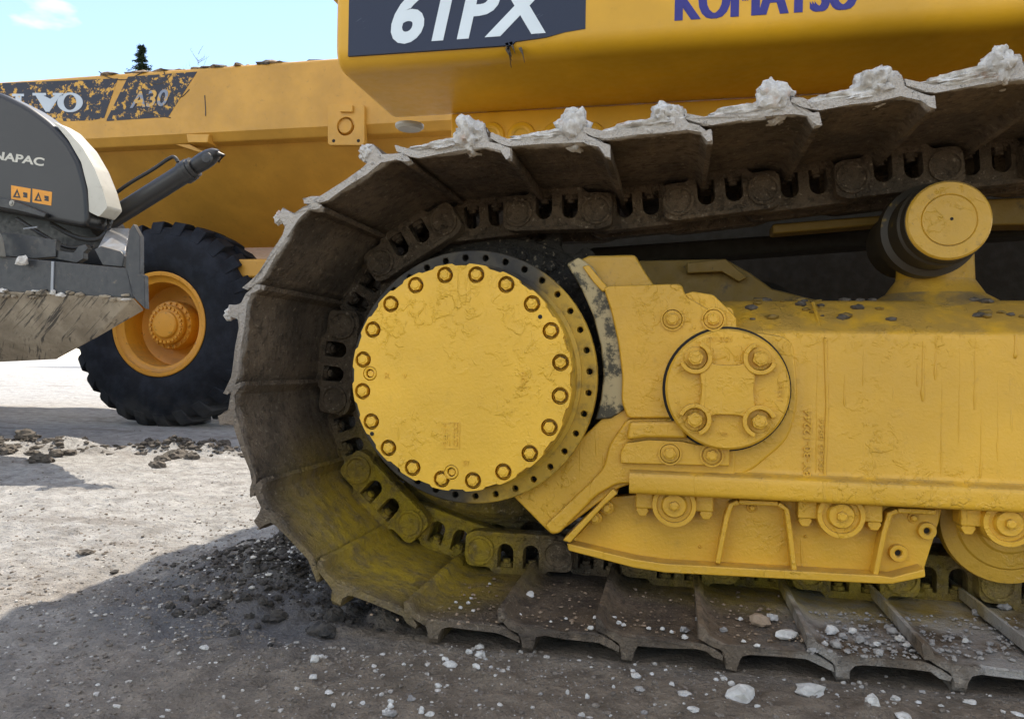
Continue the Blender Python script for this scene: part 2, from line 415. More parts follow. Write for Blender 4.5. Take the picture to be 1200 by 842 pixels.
def hexbolt(name, cx, cz, y, r, h, mat, parent, washer=True, a0=None):
    a0 = random.random() if a0 is None else a0
    bm = bmesh.new()
    if washer: lathe([(0, y-.003), (r*1.45, y-.003), (r*1.5, y+.004)], cx, cz, 20, bm)
    prism(circ(cx, cz, r, 6, a0), y-h, y+.004, bm=bm)
    lathe([(0, y-h-.0015), (r*.62, y-h-.0015), (r*.8, y-h+.001)], cx, cz, 18, bm)
    return obj(name, bm, mat, parent, bevel=.0012, seg=1)

TEXTS = [('61PX', .22, .035), ('KOMATSU', 0, 0), ('A30', .2, .02), ('DYNAPAC', 0, .03)]+[(t, 0, .01) for t in ('TOP', '2411', 'CITEC', 'R', 'V', 'ET', 'EY-2D', 'NO', '12330', 'BY-30-12244', '14X-30 8844')]
TCACHE = {}
for tx, sh_, bo_ in TEXTS: TCACHE[tx] = make_text(tx, sh_, bo_)

# ================================================================== GROUND
VT = {}
def vnoise(x, y, seed):
    if seed not in VT: VT[seed] = np.random.RandomState(seed).rand(256, 256)
    T = VT[seed]
    xi = np.floor(x).astype(int); yi = np.floor(y).astype(int); fx = x-xi; fy = y-yi
    fx = fx*fx*(3-2*fx); fy = fy*fy*(3-2*fy); g = lambda a, c: T[a % 256, c % 256]
    return (g(xi, yi)*(1-fx)+g(xi+1, yi)*fx)*(1-fy)+(g(xi, yi+1)*(1-fx)+g(xi+1, yi+1)*fx)*fy-.5
PILES = [(-.47, .34, .26, .20, .060), (-.30, .36, .12, .1, .035), (-.22, .12, .10, .07, .03),     # by the drive end
         (G(220, 530).x, G(220, 530).y, .42, .10, .055), (G(45, 525).x, G(45, 525).y, .5, .12, .06)]
def gheight(x, y):
    x = np.asarray(x, float); y = np.asarray(y, float)
    h = .020*vnoise(x*1.3+9, y*1.3+4, 1)+.014*vnoise(x*4.1, y*4.1, 2)+.010*vnoise(x*11, y*11, 3)+.010*vnoise(x*27, y*27, 4)+.008*vnoise(x*52, y*52, 5)
    far = np.hypot(x, y); h = h*(1+np.clip((far-2)/6, 0, 2.5))
    h = h*np.clip(1-(far-40)/60, 0, 1)
    rough = vnoise(x*13, y*13, 8)+.7*vnoise(x*30, y*30, 9)
    for px, py, sx, sy, a in PILES:
        g = np.exp(-((x-px)/sx)**2-((y-py)/sy)**2); h = h+a*g*(1+1.3*rough)
    # pressed flat under the track and the wheels
    t = np.clip((y+.10)/.12, 0, 1)*np.clip((.95-y)/.1, 0, 1)*np.clip((x+.10)/.18, 0, 1)
    h = h*(1-.85*t)-.002*t
    w = np.clip(1-np.hypot((x+3.33)/.8, (y-4.1)/.6), 0, 1); h = h*(1-np.clip(w*3, 0, 1))
    return h
def axis(a, b, step, far, k=1.18):
    c = list(np.arange(a, b+step*.5, step)); s = step; hi = [c[-1]]; lo = [c[0]]
    while hi[-1] < far: s *= k; hi.append(hi[-1]+s)
    s = step
    while lo[-1] > -far: s *= k; lo.append(lo[-1]-s)
    return np.array(lo[:0:-1]+c+hi[1:])
gx = axis(-2.4, 1.6, .0085, 500, 1.12); gy = axis(-.6, 1.9, .0085, 500, 1.12)
XX, YY = np.meshgrid(gx, gy, indexing='ij'); ZZ = gheight(XX, YY)
nx, ny = XX.shape; V = np.stack([XX, YY, ZZ], -1).reshape(-1, 3)
ii = np.arange(nx*ny).reshape(nx, ny); FA = np.stack([ii[:-1, :-1], ii[1:, :-1], ii[1:, 1:], ii[:-1, 1:]], -1).reshape(-1, 4)
def np_mesh(name, V, Fq, mat, smooth=True):
    me = bpy.data.meshes.new(name); k = Fq.shape[1]
    me.vertices.add(len(V)); me.vertices.foreach_set('co', V.astype(np.float32).ravel())
    me.loops.add(Fq.size); me.loops.foreach_set('vertex_index', Fq.astype(np.int32).ravel())
    me.polygons.add(len(Fq)); me.polygons.foreach_set('loop_start', np.arange(0, Fq.size, k, dtype=np.int32))
    me.polygons.foreach_set('use_smooth', np.full(len(Fq), smooth)); me.materials.append(M[mat]); me.update(calc_edges=True); return me
tag(obj('ground', np_mesh('ground', V, FA, 'ground')), kind='structure')
def gz(x, y): return float(gheight(x, y))

# loose gravel nobody could count
def scatter(name, n, place, size, mat, label, cat, squash=.6):
    base = []
    for k in range(5):
        bm = bmesh.new(); bmesh.ops.create_icosphere(bm, subdivisions=1, radius=1)
        for v in bm.verts: v.co *= .7+.6*random.random(); v.co.z *= squash
        bm.verts.ensure_lookup_table()
        base.append((np.array([v.co[:] for v in bm.verts]), np.array([[v.index for v in f.verts] for f in bm.faces]))); bm.free()
    VV = []; FF = []; off = 0
    for i in range(n):
        x, y, z = place(); s = size(); a = random.random()*6.28; b, f = base[i % 5]
        ca, sa = math.cos(a)*s, math.sin(a)*s; e = .6+.8*random.random()
        w = np.stack([b[:, 0]*ca*e-b[:, 1]*sa+x, b[:, 0]*sa*e+b[:, 1]*ca+y, b[:, 2]*s+z+s*.2], 1)
        VV.append(w); FF.append(f+off); off += len(b)
    return tag(obj(name, np_mesh(name, np.concatenate(VV), np.concatenate(FF), mat, False)), label, cat, kind='stuff')
def gp():
    while 1:
        r = .25+random.expovariate(1/1.1); a = random.random()*6.28; x = -.2+r*math.cos(a)*1.25; y = .2+r*math.sin(a)
        if -4 < x < 2.2 and -1.1 < y < 4.5 and not (x > -.15 and 0.02 < y < .9): return x, y, gz(x, y)
sz = lambda a, b: (lambda: a*(b/a)**(random.random()**2.2))
scatter('pale_gravel', 4200, gp, sz(.0013, .0058), 'stone_mix', 'fine pale limestone chips strewn over the dirt', 'gravel')
scatter('brown_grit', 12000, gp, sz(.0013, .0058), 'grit', 'brown grit and crumbs of soil strewn over the dirt', 'grit')
def pile_place(p, s=1.0):
    def f():
        x = random.gauss(p[0], p[2]*.62*s); y = random.gauss(p[1], p[3]*.62*s); return x, y, gz(x, y)
    return f
for p, n, lab in ((PILES[0], 2600, 'crumbs of dark damp soil heaped below the drive sprocket'), (PILES[1], 110, 'crumbs of dark soil against the curve of the track'), (PILES[2], 300, 'crumbs of dark soil under the lifting track plates'),
                  (PILES[3], 420, 'crumbs of dry soil in the ridge before the big tyre'), (PILES[4], 420, 'crumbs of dry soil in the ridge below the muddy blade')):
    k = 1 if p[1] < 1 else 2.2
    scatter('soil_crumbs', n, pile_place(p, .8), sz(.0022*k, .011*k), 'clod' if p[1] < 1 else 'clod_dry', lab, 'soil')
scatter('pale_gravel', 420, pile_place(PILES[0], .55), sz(.0025, .009), 'stone', 'pale chips in the middle of the dark soil heap', 'gravel', .4)

# ================================================================== BULLDOZER
DZ = thing('bulldozer', 'yellow bulldozer with muddy crawler track and round bolted final drive cover', 'bulldozer', (0, .43, 0))
# ---------------- crawler track
PITCH_T = .176; RP = .383; ZC = .478
path = [(1.90-.02*i, ZC-RP) for i in range(95)]; path = [p for p in path if p[0] > 0]
path += [(-RP*math.sin(R(a)), ZC-RP*math.cos(R(a))) for a in range(0, 179)]
ztop = ZC+RP
path += [(p.x, p.y) for p in [Vector((v.x, v.z)) for v in smoothline([(-.01, 0, ztop), (.15, 0, ztop-.003), (.30, 0, ztop+.004), (.48, 0, ztop+.022), (.66, 0, ztop+.041), (.84, 0, ztop+.060), (1.02, 0, ztop+.077), (1.3, 0, ztop+.096), (1.6, 0, ztop+.108), (2.2, 0, ztop+.12)], 12)]]
path = np.array(path)
def walk(start, ids):
    """pins one pitch apart along the path"""
    out = [np.array(start, float)]; k = ids[0]; step = ids[1]
    while 0 <= k < len(path):
        d = np.hypot(*(path[k]-out[-1]))
        if d >= PITCH_T:
            a = path[k-step]; c = path[k]; lo, hi = 0., 1.
            for _ in range(30):
                m_ = (lo+hi)/2; q_ = a+(c-a)*m_
                if np.hypot(*(q_-out[-1])) < PITCH_T: lo = m_
                else: hi = m_
            out.append(a+(c-a)*hi); continue
        k += step
    return out
k0 = int(np.argmin(np.hypot(path[:, 0]+.018, path[:, 1]-(ZC-RP*math.cos(R(2.7))))))
start = (-RP*math.sin(R(2.7)), ZC-RP*math.cos(R(2.7)))
up_ = walk(start, (k0, 1)); dn_ = walk(start, (k0, -1))
pins = dn_[::-1]+up_[1:]; pins = pins[::-1]; i_start = len(up_)-1       # top right ... round ... bottom right
def shoe_mesh(seed):
    rs = random.Random(seed)
    cl = [(-.146, .0345), (-.137, .0365), (-.126, .0450), (-.106, .0535), (-.096, .055), (-.06, .055), (-.02, .055), (.028, .055), (.041, .0575), (.056, .064), (.072, .0745)]
    th = .0068; up = [(u, v-th-(.008 if u < -.13 else 0)) for u, v in cl]; dn = [(u, v+th) for u, v in cl]
    g = .090; dn2 = []
    for u, v in dn:
        dn2.append((u, v))
        if abs(u+.106) < 1e-6: dn2 += [(-g-.0135, v+.005), (-g-.011, .080), (-g-.0095, .0935), (-g+.009, .0945), (-g+.0115, .080), (-g+.017, .064)]
    dn2 = [p for p in dn2 if not (abs(p[0]+.096) < 1e-6)]
    pr = up+dn2[::-1]; n = len(pr)
    ys = [-.002, .002, .008]+[.03+.83*k/16 for k in range(16)]+[.852, .858]
    bm = bmesh.new(); rows = []
    for j, y in enumerate(ys):
        shr = (.80 if j == 0 else .93 if j == 1 else .8 if j == len(ys)-1 else 1); row = []
        for u, v in pr:
            vm = .055 if -.1 < u < .04 else v
            c = .055
            wob = rs.uniform(-1, 1)*(.0022 if j < 3 else .0007)
            uu = u+rs.uniform(-1, 1)*(.002 if j < 3 else .0006)
            vv = c+(v-c)*(1-(1-shr)*(1.3 if v > .075 else .35))+wob
            row.append(bm.verts.new((uu, y+rs.uniform(-1, 1)*(.0025 if j < 3 else 0), -vv)))
        rows.append(row)
    for A, B in zip(rows, rows[1:]):
        for k in range(n): bm.faces.new((A[k], A[(k+1) % n], B[(k+1) % n], B[k]))
    bm.faces.new(rows[0][::-1]); bm.faces.new(rows[-1])
    return finish(bm, 'track_shoe', 'shoe', 24)
def arch(cx, w, z0, z1):
    r = w/2; return [(cx-r, z0), (cx+r, z0)]+[(cx+r*math.cos(R(a)), z1-r+r*math.sin(R(a))) for a in range(0, 181, 22)]
def link_mesh(outer, y0, y1):
    L = .122 if outer else .116
    o = rounded([(-.058, -.0495), (.058, -.0495), (.066, -.036), (L, -.036), (L, .036 if outer else .03), (.095, .045), (-.095, .045), (-L, .036 if outer else .03), (-L, -.036), (-.066, -.036)], .02 if outer else .012, 4)
    bm = prism(o, y0, y1, [arch(-.029, .036, -.034, .019), arch(.029, .036, -.034, .019)])
    s = -1 if y0 < .43 else 1; yf = y0 if s < 0 else y1
    for u in (-.088, .088):
        if outer:
            lathe([(.033, yf-.001*s), (.033, yf+.006*s), (.027, yf+.0065*s), (.025, yf+.002*s), (.0, yf+.002*s)], u, .002, 24, bm)
    # rail lip
    box(-.085, .085, min(yf, yf+s*.006), max(yf, yf+s*.006), .036, .0445, bm)
    return finish(bm, 'track_link', 'link', 35)
LM = {True: (link_mesh(True, .333, .370), link_mesh(True, .490, .527)), False: (link_mesh(False, .373, .405), link_mesh(False, .455, .487))}
def nut_mesh():
    bm = bmesh.new(); n = 6
    for (r, z0, z1, k) in ((.0145, -.049, -.026, 6), (.018, -.0495, -.044, 14), (.0085, -.028, -.019, 10)):
        a = [bm.verts.new((r*math.cos(2*PI*i/k+.3), r*math.sin(2*PI*i/k+.3), z0)) for i in range(k)]
        c = [bm.verts.new((r*math.cos(2*PI*i/k+.3), r*math.sin(2*PI*i/k+.3), z1)) for i in range(k)]
        for i in range(k): bm.faces.new((a[i], a[(i+1) % k], c[(i+1) % k], c[i]))
        bm.faces.new(c)
    return finish(bm, 'shoe_bolt', 'link', 30)
NUT = nut_mesh()
SM = [shoe_mesh(k) for k in range(5)]
def popcorn(bm, seed, amp, fr=5):
    for v in bm.verts:
        v.co += v.co.normalized()*amp*(mnoise.noise(v.co*fr*40+Vector((seed, 2*seed, 0)))+.6*mnoise.noise(v.co*fr*90+Vector((0, seed, 0))))
def mud_mesh(kind, seed):
    """dried mud sitting on the grouser end (kind 0 lump, 1 flat cake) in the shoe's own axes"""
    rs = random.Random(seed)
    if kind == 0:
        bm = lumpy(.024+.012*rs.random(), .030+.012*rs.random(), .026+.010*rs.random(), .26, 4, seed, fr=1.5); popcorn(bm, seed, .006)
        bmesh.ops.translate(bm, verts=bm.verts, vec=(-.080+.012*rs.random(), .024, -.080))
    else:
        bm = lumpy(.074, .024, .013, .3, 4, seed, fr=2.2); popcorn(bm, seed, .004); bmesh.ops.translate(bm, verts=bm.verts, vec=(-.045+.02*rs.random(), .018, -.066))
    return finish(bm, 'mud_lump', 'mud', 60)
shoes = []
for i in range(len(pins)-1):
    a, c = pins[i], pins[i+1]; mid = (a+c)/2; d = c-a; th = math.atan2(-d[1], d[0])
    s = obj('track_shoe', SM[i % 5], parent=DZ, origin=(mid[0], 0, mid[1])); s.rotation_euler = (0, th, 0); shoes.append(s)
    outer = (i-(i_start)) % 2 == 0
    for k, me in enumerate(LM[outer]):
        l = bpy.data.objects.new('track_link', me); C.objects.link(l); l.parent = s
        md = l.modifiers.new('bevel', 'BEVEL'); md.width = .003; md.segments = 2; md.limit_method = 'ANGLE'; md.angle_limit = R(40)
    for u in (-.029, .029):
        nb = bpy.data.objects.new('shoe_bolt', NUT); C.objects.link(nb); nb.parent = s; nb.location = (u, .352 if outer else .385, 0)
    if mid[1] > .75 or (mid[0] < -.2 and mid[1] > .4):
        sc = 1 if mid[1] > .75 and mid[0] > -.12 else .62 if mid[1] > .75 else .42
        for kd in (0, 1) if sc == 1 else (0,):
            lm = bpy.data.objects.new('mud_lump', mud_mesh(kd, i*3+kd)); C.objects.link(lm); lm.parent = s
            if sc < 1: lm.scale = (sc, sc, sc); lm.location = ((-.086)*(1-sc), .0, -.092*(1-sc))

# ---------------- sprocket and final drive
NT_ = 26; prof = []
for k in range(NT_):
    a = 2*PI*k/NT_
    for da, r in ((-.42, .338), (-.25, .345), (-.14, .372), (.14, .372), (.25, .345), (.42, .338)):
        prof.append((r*math.cos(a+da*2*PI/NT_), ZC+r*math.sin(a+da*2*PI/NT_)))
spr = obj('sprocket', prism(prof, .412, .448, [circ(0, ZC, .21, 40)]), 'sprocket', DZ, bevel=.003)
obj('sprocket_hub', lathe([(0, .335), (.225, .335), (.30, .340), (.312, .35), (.312, .40), (.335, .405), (.335, .47), (0, .47)], 0, ZC, 64), 'sprocket', DZ, bevel=.004)
for k in range(26):
    a = 2*PI*(k+.5)/26
    if math.sin(a) > -.2: hexbolt('sprocket_bolt', .288*math.cos(a), ZC+.288*math.sin(a), .3395, .011, .014, 'sprocket', DZ)
FX, FZ = -.002, .4895
ringm = prism(circ(FX, FZ, .259, 72), .165, .190, [circ(FX, FZ, .20, 48)]+[circ(FX+.2435*math.cos(2*PI*k/36+.06), FZ+.2435*math.sin(2*PI*k/36+.06), .0062, 10) for k in range(36)])
obj('drive_flange', ringm, 'flange', DZ, bevel=.003)
obj('drive_housing', lathe([(.16, .10), (.219, .10), (.2215, .108), (.2215, .150), (.229, .155), (.229, .1665), (.215, .1665), (.215, .189), (.254, .193), (.254, .22), (.235, .24), (.235, .345), (0, .345)], FX, FZ, 72), 'flange', DZ)
obj('flange_backing', lathe([(.225, .1915), (.256, .1915), (.256, .196)], FX, FZ, 64), 'hole', DZ)
# cover: counterbored plate, 20 bolts, two plugs
out_ = []
NB = 20
for k in range(240):
    a = 2*PI*k/240; ph = (a/(2*PI)*NB) % 1; rr = .2205 if .22 < ph < .78 else .2165
    out_.append((FX+rr*math.cos(a), FZ+rr*math.sin(a)))
bolts = [(FX+.2005*math.cos(2*PI*(k+.5)/NB), FZ+.2005*math.sin(2*PI*(k+.5)/NB)) for k in range(NB)]
plugs = [(FX-.183, FZ+.004), (FX-.012, FZ-.184)]
cov = obj('final_drive_cover', prism(out_, .080, .099, [circ(x, z, .0165, 18) for x, z in bolts]+[circ(x, z, .0145, 18) for x, z in plugs]), 'cover', DZ, bevel=.0018)
obj('cover_backing', lathe([(0, .0975), (.216, .0975), (.216, .12), (0, .12)], FX, FZ, 64), 'yellow_dirty', DZ)
for (x, z) in bolts:
    bm = lathe([(.0155, .0965), (.0155, .090), (.0135, .0885), (.0125, .0965)], x, z, 18); 
    prism(circ(x, z, .0112, 6, random.random()), .0770, .0975, bm=bm); lathe([(0, .0755), (.0065, .0755), (.0082, .0775)], x, z, 16, bm)
    obj('cover_bolt', bm, 'cover', cov, bevel=.001, seg=1)
for (x, z) in plugs:
    bm = lathe([(.0085, .0975), (.0085, .0795), (.0115, .0785), (.0135, .081), (.0135, .0975)], x, z, 18); prism(circ(x, z, .0075, 6, .4), .0835, .0975, bm=bm)
    obj('drain_plug', bm, 'cover', cov, bevel=.001, seg=1)
for x, z in (P(633, 371, .08), P(436, 508, .08)): obj('dowel_hole', lathe([(0, .0792), (.0042, .0792), (.0042, .081)], x, z, 12), 'hole', cov)
def raised(s, px, w, h, Y, parent, rot=0, name='raised_casting_mark', mat='cover', d=.0022, bold=.01):
    x, z = P(*px, Y); return obj(name, text_mesh(s, x, z, w, h, Y, d, rot=rot, bold=bold), mat, parent, smooth=0)
raised('TOP', (617, 457), .036, .011, .080, cov, 90)
raised('2411', (527, 522), .046, .016, .080, cov, 90); raised('CITEC', (536, 523), .046, .008, .080, cov, 90)
raised('R', (451, 443), .010, .012, .080, cov); raised('V', (472, 443), .008, .008, .080, cov); raised('ET', (543, 545), .012, .010, .080, cov)
x0, z0 = P(520, 525, .08); x1, z1 = P(539, 494, .08)
bm = bmesh.new()
for (a, c, e, f_) in ((x0, x1, z0, z0+.002), (x0, x1, z1-.002, z1), (x0, x0+.002, z0+.002, z1-.002), (x1-.002, x1, z0+.002, z1-.002)): box(a, c, .0785, .081, e, f_, bm)
obj('raised_casting_frame', bm, 'cover', cov, smooth=0)

# ---------------- track frame
YF = .20
zr = P(1000, 390, YF)[1]; zt = P(1000, 352, .31)[1]; zf1 = P(1000, 561, .178)[1]; zf0 = P(1000, 592, .178)[1]
X0 = P(728, 450, YF)[0]; XE = 2.1
def profile_x(pr, x0, x1):
    bm = bmesh.new(); A = [bm.verts.new((x0, y, z)) for y, z in pr]; B = [bm.verts.new((x1, y, z)) for y, z in pr]; n = len(pr)
    for i in range(n): bm.faces.new((A[i], A[(i+1) % n], B[(i+1) % n], B[i]))
    bm.faces.new(A[::-1]); bm.faces.new(B); return bm
fp = rounded([(YF, zf1), (YF, zr), (.31, zt), (.62, zt+.015), (.62, zf0), (.24, zf0), (.178, zf0), (.178, zf1-.006)], .012, 4)
FR = obj('track_frame', profile_x(fp, X0+.02, XE), 'yellow', DZ, bevel=0, smooth=50)
# sloped dirt shoulder and carrier roller stem on top of the frame
xs, zs = P(1090, 360, .36)
bm = bmesh.new(); rows = []
for k, (w, zz) in enumerate(((.15, zt-.015), (.125, zt+.002), (.095, zt+.02), (.075, zt+.05), (.07, zt+.16))):
    rows.append([bm.verts.new((xs+.02+w*math.cos(2*PI*i/28), .40+w*.75*math.sin(2*PI*i/28), zz)) for i in range(28)])
for A, B in zip(rows, rows[1:]):
    for i in range(28): bm.faces.new((A[i], A[(i+1) % 28], B[(i+1) % 28], B[i]))
obj('carrier_roller_stem', bm, 'yellow_dirty', DZ)
cx, cz = P(1112, 258, .20)
CR = obj('carrier_roller', lathe([(0, .2), (.066, .2), (.0745, .206), (.0755, .215), (.0755, .232), (.080, .236), (.080, .30), (.092, .305), (.092, .345), (.075, .35), (.075, .50), (0, .5)], cx, cz, 56), 'roller_dark', DZ, smooth=30)
obj('roller_end_cap', lathe([(0, .1975), (.046, .1975), (.047, .1995), (.049, .1975), (.070, .1975), (.0735, .201), (.0735, .206)], cx, cz, 56), 'yellow_dirty', CR, smooth=25)
obj('grease_hole', lathe([(0, .1970), (.003, .1970), (.003, .198)], cx+.004, cz+.002, 10), 'hole', CR)
# castings at the drive end, each tier a plate of its own
arc_pts = [(672, 312), (690, 322), (705, 348), (717, 382), (724, 415), (727, 445), (726, 478)]
arm = plate('swing_arm', [(700, 350), (712, 385), (719, 420), (722, 450), (718, 478), (690, 505), (655, 538), (622, 562), (594, 574), (648, 628), (668, 614), (724, 572), (760, 560), (860, 560), (860, 360), (740, 345)], .205, .10, 'yellow', DZ, .010, r=.012, seg=4)
plate('worn_guard_strip', [(664, 309), (678, 301), (694, 312), (712, 338), (724, 368), (732, 404), (735, 442), (732, 480), (716, 490), (697, 492), (704, 468), (707, 440), (704, 405), (695, 370), (682, 340)], .197, .05, 'worn', DZ, .004)
plate('cast_top_tab', [(668, 309), (690, 299), (744, 298), (756, 318), (766, 333), (770, 345), (708, 345), (696, 325), (684, 313)], .212, .06, 'yellow_dirty', DZ, .006)
plate('cast_rib', [(682, 312), (690, 310), (703, 326), (714, 338), (706, 342), (695, 330)], .190, .02, 'yellow', DZ, .003)
plate('cast_bracket', [(707, 337), (714, 334), (799, 332), (803, 346), (838, 366), (852, 366), (852, 392), (850, 440), (835, 490), (735, 490), (728, 470), (729, 440), (724, 400), (716, 365)], .186, .03, 'yellow', DZ, .005, r=.010, seg=3)
plate('cast_backplate', [(798, 345), (812, 341), (836, 345), (857, 365), (863, 372), (864, 400), (840, 420), (800, 400)], .191, .02, 'yellow', DZ, .004, r=.004)
plate('lower_casting', [(735, 490), (850, 488), (862, 520), (862, 566), (723, 567), (700, 580), (655, 625), (646, 626), (637, 616), (690, 566), (707, 548), (714, 520)], .193, .03, 'yellow', DZ, .006, r=.012, seg=3)
plate('ledge_block', [(737, 494), (800, 493), (806, 514), (757, 513), (734, 516)], .172, .03, 'yellow', DZ, .007, seg=3)
plate('bolt_bracket', [(733, 519), (760, 515), (800, 517), (818, 521), (855, 523), (855, 546), (727, 543), (727, 530)], .179, .02, 'yellow', DZ, .003, r=.004)
plate('cast_web', [(840, 382), (868, 386), (930, 395), (936, 470), (925, 515), (880, 552), (860, 560), (840, 545)], .196, .02, 'yellow', DZ, .006, r=.03, seg=3)
for px, py, Y, r in ((788, 374, .186, .0125), (836, 374, .186, .0125), (785, 531, .179, .0125), (834, 533, .179, .0115)):
    x, z = P(px, py, Y)
    obj('counterbore', lathe([(.0225, Y+.001), (.0225, Y-.004), (.0195, Y-.004), (.0185, Y+.001)], x, z, 24), 'yellow', DZ)
    hexbolt('casting_bolt', x, z, Y-.001, r, .012, 'yellow', DZ)
# round bearing cap
bx, bz = P(852, 456, .150); br = .1145
cap = obj('bearing_cap', lathe([(0, .153), (br-.004, .153), (br, .157), (br, .21)], bx, bz, 72), 'yellow', DZ, smooth=30)
obj('cap_gap', lathe([(br+.0005, .1855), (br+.006, .1855), (br+.006, .20)], bx, bz, 64), 'hole', cap)
s_ = .056
cr_pts = []
for k in range(4):
    a = 45+90*k; ca, sa = math.cos(R(a)), math.sin(R(a)); ex, ez = bx+s_*1.44*ca*.78, bz+s_*1.44*sa*.78
    cr_pts.append((k, a, bx+.083*ca, bz+.083*sa))
sq = []
for k in range(4):
    a = 90*k
    sq += [(bx+.050*math.cos(R(a-36)), bz+.050*math.sin(R(a-36))), (bx+.044*math.cos(R(a)), bz+.044*math.sin(R(a))), (bx+.050*math.cos(R(a+36)), bz+.050*math.sin(R(a+36)))]
obj('cap_centre_block', prism(rounded([(bx-.051, bz-.036), (bx-.034, bz-.052), (bx-.020, bz-.048), (bx+.020, bz-.048), (bx+.034, bz-.052), (bx+.051, bz-.036), (bx+.047, bz), (bx+.051, bz+.036), (bx+.034, bz+.052), (bx+.020, bz+.046), (bx-.020, bz+.046), (bx-.034, bz+.052), (bx-.051, bz+.036), (bx-.047, bz)], .008), .1405, .156), 'yellow', cap, bevel=.003, seg=3)
for k, a, x, z in cr_pts:
    # horseshoe wall round each bolt, open towards the rim
    ps = arc(x, z, .031, a+62, a+298, 18)+arc(x, z, .0222, a+298, a+62, 18)
    obj('bolt_pocket', prism(ps, .1375, .156), 'yellow', cap, bevel=.002)
    hexbolt('cap_bolt', x, z, .1535, .0150, .020, 'yellow', cap)
raised('EY-2D', (829, 400), .042, .009, .153, cap, mat='yellow'); raised('NO', (845, 511), .012, .008, .153, cap, mat='yellow'); raised('12330', (917, 469), .036, .008, .153, cap, 90, mat='yellow')
raised('BY-30-12244', (950, 558), .128, .014, YF, FR, 90, mat='yellow', d=.005); raised('14X-30 8844', (965, 557), .110, .009, YF, FR, 90, mat='yellow', d=.0035)
# weld seam and paint runs on the frame
xw = P(970, 470, YF)[0]
obj('weld_bead', tube([(xw-.004, YF-.000, zf1+.002), (xw-.001, YF-.000, (zr+zf1)/2), (xw-.006, YF, zr-.012), (xw-.012, YF+.028, zr+.016), (xw-.014, .29, zt-.006)], .0032, 8), 'yellow', FR)
drips = [(1082, 400, 470, .0032), (1097, 395, 445, .0026), (1143, 395, 480, .0022), (1104, 440, 555, .0018), (1012, 405, 452, .0018), (990, 440, 476, .0022), (1150, 478, 560, .002), (1190, 392, 420, .003), (1125, 392, 520, .0015), (958, 400, 560, .0016), (1075, 420, 452, .002), (1170, 430, 540, .0014)]
for px, ya, yb, r in drips:
    x, za = P(px, ya, YF); zb = P(px, yb, YF)[1]
    ps = [(x+random.uniform(-1, 1)*.0007, YF+.0006, za+(zb-za)*k/7) for k in range(8)]
    obj('paint_run', tube(ps, [r*.4, r*.6, r*.7, r*.7, r*.8, r*.9, r*1.3, r*.7], 8), 'yellow', FR, smooth=80)
# ---------------- roller guard under the frame
YG = .245
GD = plate('roller_guard', [(664, 640), (718, 582), (760, 578), (1104, 596), (1101, 610), (1084, 664), (1084, 670), (1030, 676), (780, 664), (742, 658)], YG, .03, 'yellow', DZ, .003)
bm = bmesh.new(); lip = poly([(664, 636), (744, 655), (780, 660), (1030, 674), (1046, 676), (1084, 666), (1085, 676), (1046, 684), (1030, 684), (780, 671), (742, 665), (666, 645)], .205)
obj('guard_lip', prism(lip, .205, YG+.02), 'yellow', GD, bevel=.003)
plate('slanted_flange', [(659, 633), (700, 592), (718, 572), (724, 578), (708, 592), (668, 636)], .185, .07, 'yellow', GD, .003)
for px, py in ((697, 607), (711, 595)): hexbolt('flange_bolt', *P(px, py, .21), .215, .0095, .014, 'yellow', GD)
def rib(pxs, w=.010):
    pts = [Vector(P(x, y, .215)) for x, y in pxs]; L = []; Rr = []
    for i, p in enumerate(pts):
        d = (pts[min(i+1, len(pts)-1)]-pts[max(i-1, 0)]).normalized(); n = Vector((-d.y, d.x)); L.append(p+n*w/2); Rr.append(p-n*w/2)
    return obj('guard_rib', prism([(p.x, p.y) for p in L+Rr[::-1]], .213, YG+.002), 'yellow', GD, bevel=.003)
rib([(841, 660), (852, 605), (857, 591), (866, 588)]); rib([(866, 588), (912, 590)]); rib([(912, 590), (922, 597), (926, 625), (931, 669)])
rib([(1026, 674), (1036, 625), (1043, 602), (1052, 598)]); rib([(1052, 598), (1097, 600)])
for px, py in ((1087, 622), (1053, 648)):
    x, z = P(px, py, .235); obj('guard_boss', lathe([(.0, .2445), (.006, .2440), (.0065, .236), (.009, .234), (.0155, .234), (.0165, .237), (.0165, .246)], x, z, 28), 'yellow', GD)
    obj('boss_hole', lathe([(0, .2425), (.0055, .2425), (.0055, .2445)], x, z, 12), 'hole', GD)
for k, (px, py) in enumerate(((881, 594), (1070, 606), (944, 628), (820, 640))):
    x, z = P(px, py, YG); hexbolt('guard_bolt', x, z, YG, .007 if k < 2 else .0035, .010 if k < 2 else .003, 'yellow', GD, washer=k < 2)
for px, py in ((790, 592), (986, 604), (1183, 613)):
    x, z = P(px, py, .20)
    sh = obj('roller_shaft_end', lathe([(0, .196), (.022, .196), (.024, .199), (.0255, .206), (.033, .206), (.0345, .200), (.0425, .200), (.0435, .204), (.0435, .30), (0, .30)], x, z, 44), 'yellow', DZ, smooth=28)
    hexbolt('shaft_bolt', x, z, .196, .010, .008, 'yellow', sh, washer=False)
    for sgn in (-1, 1):
        obj('shaft_clamp', box(x+sgn*.058-.018, x+sgn*.058+.018, .212, .26, z-.012, z+.022), 'yellow', sh, bevel=.004)
        obj('clamp_nut', prism(circ(x+sgn*.062, z-.016, .013, 6), .215, .245), 'yellow', sh, bevel=.002)
